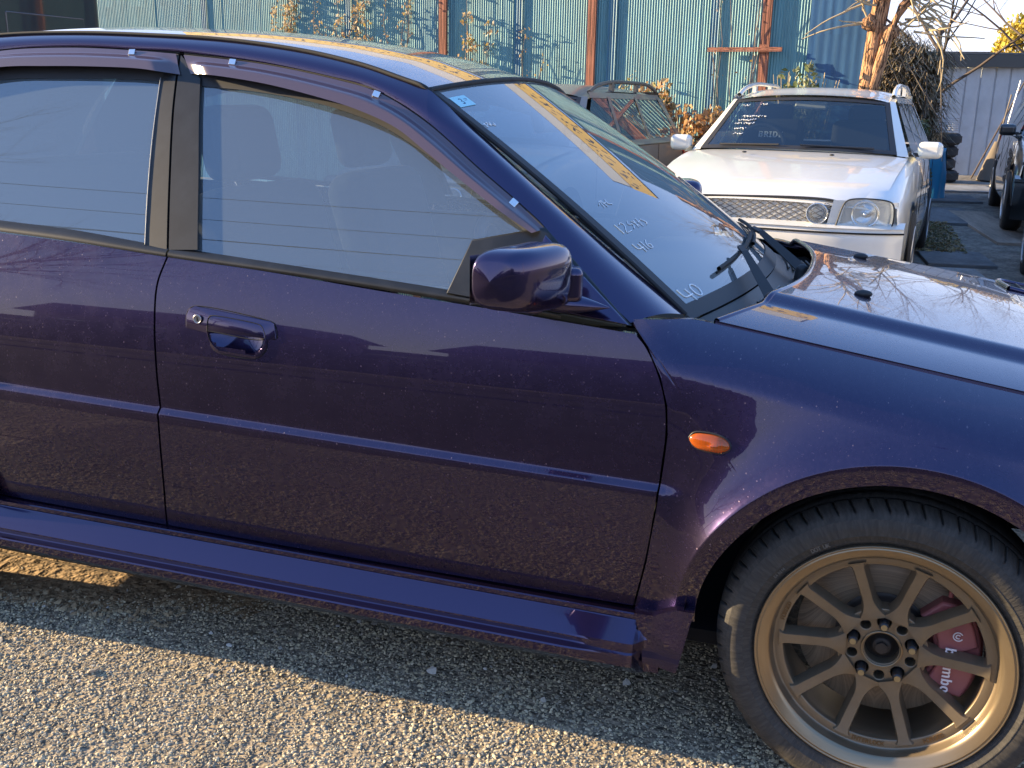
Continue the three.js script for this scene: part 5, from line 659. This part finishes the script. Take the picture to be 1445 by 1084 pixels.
{ // overgrown dark thicket of dead grass and vines between tree and shed
  const R = rng(71), t = thing('dead_grass_thicket', 'dark overgrown mound of dead grass and vines beside the tyre stack', 'thicket'); t.position.set(0.3, gH(-13), -12.9);
  const blades = []; const P = [], Cc = [], I = [];
  for (let k = 0; k < 15000; k++) { const a = R() * 6.28, r = Math.sqrt(R()) * 0.62, x = Math.cos(a) * r * 1.15, z = Math.sin(a) * r * 0.7, y0 = 0.1 + Math.pow(R(), 0.8) * 2.1 * (1 - 0.35 * r), L = 0.2 + 0.4 * R(), w = 0.003 + 0.0035 * R(); const b = P.length / 3, c = [[0.32, 0.24, 0.15], [0.18, 0.14, 0.1], [0.42, 0.34, 0.22], [0.13, 0.12, 0.07], [0.26, 0.2, 0.12]][Math.floor(R() * 5)]; const e = R() * 6.28, dx = Math.cos(e), dz = Math.sin(e); for (let i = 0; i < 4; i++) { const f = i / 3, cx = x + dx * L * f * 0.7, cy = y0 + L * f * (1.1 - 1.0 * f), cz = z + dz * L * f * 0.7; P.push(cx - dz * w, cy, cz + dx * w, cx + dz * w, cy, cz - dx * w); Cc.push(...c, ...c); } for (let i = 0; i < 3; i++) { const q = b + i * 2; I.push(q, q + 1, q + 3, q, q + 3, q + 2); } }
  const g = new THREE.BufferGeometry(); g.setAttribute('position', new THREE.Float32BufferAttribute(P, 3)); g.setAttribute('color', new THREE.Float32BufferAttribute(Cc, 3)); g.setAttribute('uv', new THREE.Float32BufferAttribute(new Float32Array(P.length / 3 * 2), 2)); g.setIndex(I); g.computeVertexNormals(); part('dead_grass', g, std({ vertexColors: true, roughness: 1, ...bothSides }), t).userData.kind = 'stuff';
  const core = new THREE.IcosahedronGeometry(0.66, 4), p = core.attributes.position; for (let i = 0; i < p.count; i++) { const k = 0.7 + 0.5 * N1(p.getX(i) * 3 + 7, p.getY(i) * 3 + p.getZ(i) * 2 + 5, 64); p.setXYZ(i, p.getX(i) * 0.62 * k, 0.9 + p.getY(i) * 1.25 * k, p.getZ(i) * 0.45 * k); } core.computeVertexNormals(); part('thicket_core', core, std({ color: C(0.07, 0.055, 0.04), roughness: 1 }), t);
  part('vine', join(Array.from({ length: 26 }, () => { const a = (R() - 0.5) * 1.3, b = (R() - 0.5) * 1.6; return taperTube([[a, 0.3 + R(), 0.5], [lerp(a, b, 0.4), 1.1 + R() * 0.9, 0.55 + R() * 0.2], [b, 0.5 + R() * 1.2, 0.55 + R() * 0.2]], [0.008, 0.008, 0.005], 4); })), twigGrey, t).userData.kind = 'stuff';
  part('seed_plume', join([[0.28, 1.15], [0.12, 0.85], [0.35, 0.8]].map(([x, y]) => new THREE.SphereGeometry(1, 8, 10).scale(0.035, 0.15, 0.03).rotateZ(0.2).translate(x, y, 0.62))), std({ color: C(0.42, 0.36, 0.27), roughness: 1 }), t).userData.kind = 'stuff';
}
// ================================================================ shed, tyres, bucket, tools, slabs, house, road
{
  const shed = thing('storage_shed', 'pale grey ribbed metal shed with dark flat eave', 'shed'); shed.position.set(1.12, gH(-16), -16.6); shed.rotation.y = 0.1;
  const pm = std({ color: C(0.62, 0.66, 0.7), roughness: 0.38, metalness: 0.1, map: tex(256, 256, (u, v) => { const n = fbm(N1, u, v, 5, 5); return 0.9 + 0.16 * (n - 0.5); }), ...bothSides });
  const pg = sheet(0, 1, (u, v) => { const i = Math.round(u * 6); return [[0, 0.012, 0.03, 0.19, 0.208, 0.22, 0.23][i], v * 1.78, [0, 0.02, 0.024, 0.024, 0.02, 0, 0][i]]; }, { us: [0, 1, 2, 3, 4, 5, 6].map((i) => i / 6), vs: [0, 1] });
  for (let k = 0; k < 14; k++) part('wall_panel', toCreasedNormals(pg, 0.3), pm, shed).position.set(0.06 + k * 0.23, 0, (k % 3) * 0.002);
  part('eave_beam', box(3.5, 0.2, 0.12, 1.65, 1.88, 0.1), std({ color: C(0.1, 0.095, 0.085), roughness: 0.7 }), shed); part('roof_sheet', box(3.6, 0.03, 2.2, 1.65, 2.0, -0.95), std({ color: C(0.16, 0.15, 0.14), roughness: 0.6 }), shed); part('rear_wall', box(3.2, 1.78, 0.05, 1.65, 0.89, -2), pm, shed); part('side_wall', box(0.04, 1.78, 2, 0.05, 0.89, -1), std({ color: C(0.06, 0.055, 0.05), roughness: 0.9 }), shed);
  // tyres stacked by the shed corner
  const tg = join([new THREE.TorusGeometry(0.235, 0.075, 12, 40).scale(1, 1, 1.25).rotateX(Math.PI / 2), new THREE.CylinderGeometry(0.313, 0.313, 0.1, 40, 1, true)]);
  const R = rng(81); for (let k = 0; k < 4; k++) { const t = solo('old_tyre', tg, M.rubber, ['old black tyre at the bottom of the stack by the shed', 'old black tyre second from the bottom of the stack by the shed', 'old black tyre second from the top of the stack by the shed', 'old black tyre on top of the stack by the shed'][k], 'tyre', 'tyres stacked by the shed'); t.position.set(1.24 + (R() - 0.5) * 0.08, gH(-15.3) + 0.095 + k * 0.19, -15.2 + (R() - 0.5) * 0.08); t.rotation.y = R() * 3; t.rotation.z = (R() - 0.5) * 0.06; }
  solo('wire_rack', join(Array.from({ length: 7 }, (_, i) => new THREE.TorusGeometry(0.26, 0.007, 5, 30).rotateX(Math.PI / 2).translate(0, i * 0.03, 0))), M.steel, 'rusty wire coil lying on the tyre stack', 'wire').position.set(1.22, gH(-15.3) + 0.8, -15.2);
  // blue tarp-covered bin
  const bt = sheet(40, 14, (u, v) => { const a = u * 6.283, w = 0.17 + 0.05 * (1 - v) + 0.018 * Math.sin(a * 7 + v * 3) * (1 - v) + 0.02 * N1(u * 12, v * 6, 64); return [w * Math.cos(a) * (v > 0.96 ? 0.1 : 1), 0.7 * Math.min(1, v * 1.04), w * Math.sin(a) * (v > 0.96 ? 0.1 : 1)]; });
  solo('blue_tarp_bin', bt, std({ color: C(0.03, 0.27, 0.46), roughness: 0.55, ...bothSides }), 'bin wrapped in bright blue tarpaulin behind the white estate car', 'bin').position.set(0.93, gH(-12.6), -12.4);
  { const t = thing('garden_pile', 'green and yellow heap of cut plants beside the blue tarpaulin bin', 'plants'); t.position.set(0.62, gH(-12), -11.6); part('leaf', leaves(1500, () => { const a = R() * 6.28, r = Math.sqrt(R()) * 0.3, y = R(); return V(Math.cos(a) * r * (1.1 - y * 0.5), 0.1 + y * 0.95, Math.sin(a) * r); }, () => 0.04 + 0.05 * R(), [[0.1, 0.13, 0.04], [0.16, 0.16, 0.05], [0.3, 0.25, 0.08], [0.07, 0.09, 0.04]], R), MLeaf, t).userData.kind = 'stuff'; part('stem', join(Array.from({ length: 14 }, () => taperTube([[(R() - 0.5) * 0.3, 0, 0], [(R() - 0.5) * 0.5, 0.9, (R() - 0.5) * 0.3]], [0.008, 0.004], 4))), twigGrey, t); }
  // tools leaning on the shed
  const pole = (label, x, z, lean, L, mat, r = 0.014, nm = 'leaning_pole') => { const m = solo(nm, join([new THREE.CylinderGeometry(r * 0.8, r, L, 8).translate(0, L / 2, 0), new THREE.SphereGeometry(r * 0.8, 8, 6).translate(0, L, 0)]), mat, label, 'pole', 'poles leaning on the shed'); m.position.set(x, gH(z), z); m.rotation.z = lean; m.rotation.x = -0.12; };
  pole('dark pole leaning on the shed at a strong slant', 1.85, -16.0, -0.38, 1.75, twigDark); pole('pale metal pole leaning steeply on the shed', 2.15, -15.9, -0.16, 1.6, M.steel, 0.017); pole('thin dark stick leaning upright on the shed', 2.3, -16.0, -0.2, 1.2, twigDark, 0.01); pole('red topped stake standing by the shed', 2.42, -15.6, -0.06, 0.95, std({ color: C(0.4, 0.04, 0.03), roughness: 0.6 }), 0.03);
  { const t = thing('straw_broom', 'worn straw broom standing bristles down by the shed', 'broom'); t.position.set(2.08, gH(-15.7), -15.6); part('bristles', taperTube([[0, 0, 0], [0.02, 0.3, -0.03], [0.05, 0.62, -0.06]], [0.2, 0.13, 0.04], 14), std({ color: C(0.16, 0.13, 0.1), roughness: 1 }), t); part('broom_handle', taperTube([[0.05, 0.55, -0.06], [0.18, 1.35, -0.2]], [0.014, 0.012], 8), twigGrey, t); }
  // house far behind
  const h = thing('far_house', 'grey roofed house showing above the shed', 'house'); h.position.set(4.3, -0.9, -38); part('house_wall', box(6, 3.2, 5, 0, 1.6, 0), std({ color: C(0.36, 0.32, 0.28), roughness: 0.9 }), h); part('house_roof', prism([[-3.4, 3.1], [3.4, 3.1], [2.4, 4.1], [-2.4, 4.1]], 6).translate(0, 0, -3), std({ color: C(0.13, 0.12, 0.12), roughness: 0.8 }), h); for (const x of [-1.6, 0.3, 1.9]) part('house_window', box(0.9, 0.9, 0.06, x, 2.4, 2.52), M.glassTint, h);
  // paving slabs and litter between the cars
  const slabM = (a, b, c) => std({ color: C(a, b, c), roughness: 0.9, map: tex(256, 256, (u, v) => { const n = fbm(N1, u, v, 5, 5), m = fbm(N2, u, v, 40, 2); return 0.8 + 0.35 * (n - 0.4) + 0.15 * (m - 0.5); }) });
  const slab = (label, x, z, w, d, a, mat) => { const m = solo('paving_slab', new RoundedBoxGeometry(w, 0.05, d, 2, 0.01), mat, label, 'slab', 'slabs laid beside the white estate car'); m.position.set(x, gH(z) + 0.012, z); m.rotation.y = a; m.rotation.x = z < -6.5 ? 0.025 : 0; };
  const ga = slabM(0.36, 0.37, 0.37), gb = slabM(0.2, 0.205, 0.21), gc = slabM(0.4, 0.32, 0.25);
  slab('pale grey slab just beyond the purple sedan bonnet', 0.72, -6.1, 0.6, 1.1, 0.08, ga); slab('dark grey slab behind the pale grey slab', 0.86, -7.15, 0.56, 0.75, 0.08, gb); slab('dark blue grey slab past the leaf litter', 1.02, -10.4, 0.66, 1.5, 0.1, gb); slab('brown slab beside the black estate car wheels', 1.42, -9.6, 0.42, 2.6, 0.1, gc); slab('narrow dark slab near the blue tarpaulin bin', 1.2, -12.4, 0.75, 0.8, 0.1, gb); slab('dark slab before the tyre stack', 1.5, -13.9, 0.9, 0.9, 0.12, ga);
  const lit = leaves(1700, () => V(0.42 + 0.5 * R() + 0.1 * R(), 0, -7.4 - 2.3 * R()), () => 0.03 + 0.05 * R(), [[0.28, 0.2, 0.09], [0.2, 0.16, 0.07], [0.34, 0.27, 0.13], [0.14, 0.15, 0.05]], R); { const p = lit.attributes.position; for (let i = 0; i < p.count; i++) p.setY(i, gH(p.getZ(i)) + 0.03 + Math.abs(p.getY(i)) * 0.8); lit.computeVertexNormals(); } const lm = part('leaf_litter', lit, MLeaf, scene); lm.userData = { kind: 'stuff', label: 'brown leaf litter and moss beside the white estate car', category: 'leaves' };
  const dark = std({ color: C(0.3, 0.265, 0.22), roughness: 0.95, map: tex(512, 512, (u, v) => { const n = fbm(N1, u, v, 8, 5), m = fbm(N2, u, v, 60, 2); return 0.75 + 0.5 * (n - 0.4) + 0.4 * (m - 0.5); }) });
  struct('lot_path', sheet(1, 14, (u, v) => { const z = lerp(-4.6, -19.5, v); return [lerp(-12, 6, u), gH(z) + 0.005, z]; }, { uv: (p) => [p[0], p[2]] }), dark);
  struct('road', sheet(1, 1, (u, v) => [lerp(-60, 60, u), 0.005, lerp(9.5, 2.25, v)], { uv: (p) => [p[0], p[2]] }), std({ color: C(0.055, 0.054, 0.055), roughness: 0.9, map: dark.map }));
  // houses and hedge across the road, wires above it (mirrored in the sedan's side)
  const hw = std({ color: C(0.2, 0.18, 0.16), roughness: 0.9 }), rf = std({ color: C(0.06, 0.058, 0.06), roughness: 0.8 });
  [[-20, 29, 9, 2.9, 'brown walled house across the road beside the bare tree'], [-6, 31, 10, 2.6, 'long low house across the road facing the purple sedan'], [9, 30, 8, 3.1, 'taller house across the road beyond the sedan bonnet']].forEach(([x, z, w, e, lab]) => { const t = thing('street_house', lab, 'house', 'houses across the road'); t.position.set(x, 0, z); part('house_wall', box(w, e, 6, 0, e / 2, 0), hw, t); part('house_roof', prism([[-w / 2 - 0.5, e - 0.05], [w / 2 + 0.5, e - 0.05], [w / 2 - 1, e + 1.3], [-w / 2 + 1, e + 1.3]], 7).translate(0, 0, -3.5), rf, t); for (let i = 0; i < 3; i++) part('house_window', box(1.1, 1.0, 0.06, -w / 3 + i * w / 3, 1.6, -3.02), M.glassTint, t); part('house_door', box(0.85, 1.95, 0.06, w / 2.4, 0.98, -3.02), std({ color: C(0.09, 0.06, 0.04), roughness: 0.7 }), t); });
  const fenceM = std({ color: C(0.16, 0.15, 0.14), roughness: 0.9 }); const bw = thing('block_wall', 'low grey block wall across the road in front of the houses', 'wall'); for (let k = 0; k < 16; k++) for (let r = 0; r < 5; r++) part('block', new THREE.BoxGeometry(1.99, 0.24, 0.15), fenceM, bw).position.set(-18 + k * 2 + (r & 1) * 0.4, 0.13 + r * 0.25, 10.5);
  for (const [x, lab] of [[-15, 'utility pole beside the brown walled house'], [13, 'utility pole beyond the taller house']]) { const t = thing('utility_pole', lab, 'pole', 'utility poles'); t.position.set(x, 0, 6.8); part('pole', new THREE.CylinderGeometry(0.12, 0.17, 9, 14).translate(0, 4.5, 0), std({ color: C(0.3, 0.29, 0.28), roughness: 0.9 }), t); part('cross_arm', box(0.09, 0.09, 2.2, 0, 8.2, 0), M.black, t); part('cross_arm', box(0.09, 0.09, 1.6, 0, 7.2, 0), M.black, t); }
  [[6.3, 8.25], [6.9, 8.25], [7.5, 8.25], [6.5, 7.25], [7.1, 7.25], [6.7, 6.3]].forEach(([z, y], i) => solo('overhead_wire', tube(Array.from({ length: 9 }, (_, k) => [lerp(-15, 13, k / 8), y - 0.5 * Math.sin(Math.PI * k / 8), z]), 0.006, 5, 40), M.black, ['uppermost thin black wire, hung on the near end of the upper cross arms','thin black wire hung at the middle of the upper cross arms','thin black wire hung on the far end of the upper cross arms','thin black wire hung on the near end of the lower cross arms','thin black wire hung on the far end of the lower cross arms','lowest thin black wire strung below both cross arms'][i], 'wire', 'overhead wires'));
}
renderer.render(scene, camera);
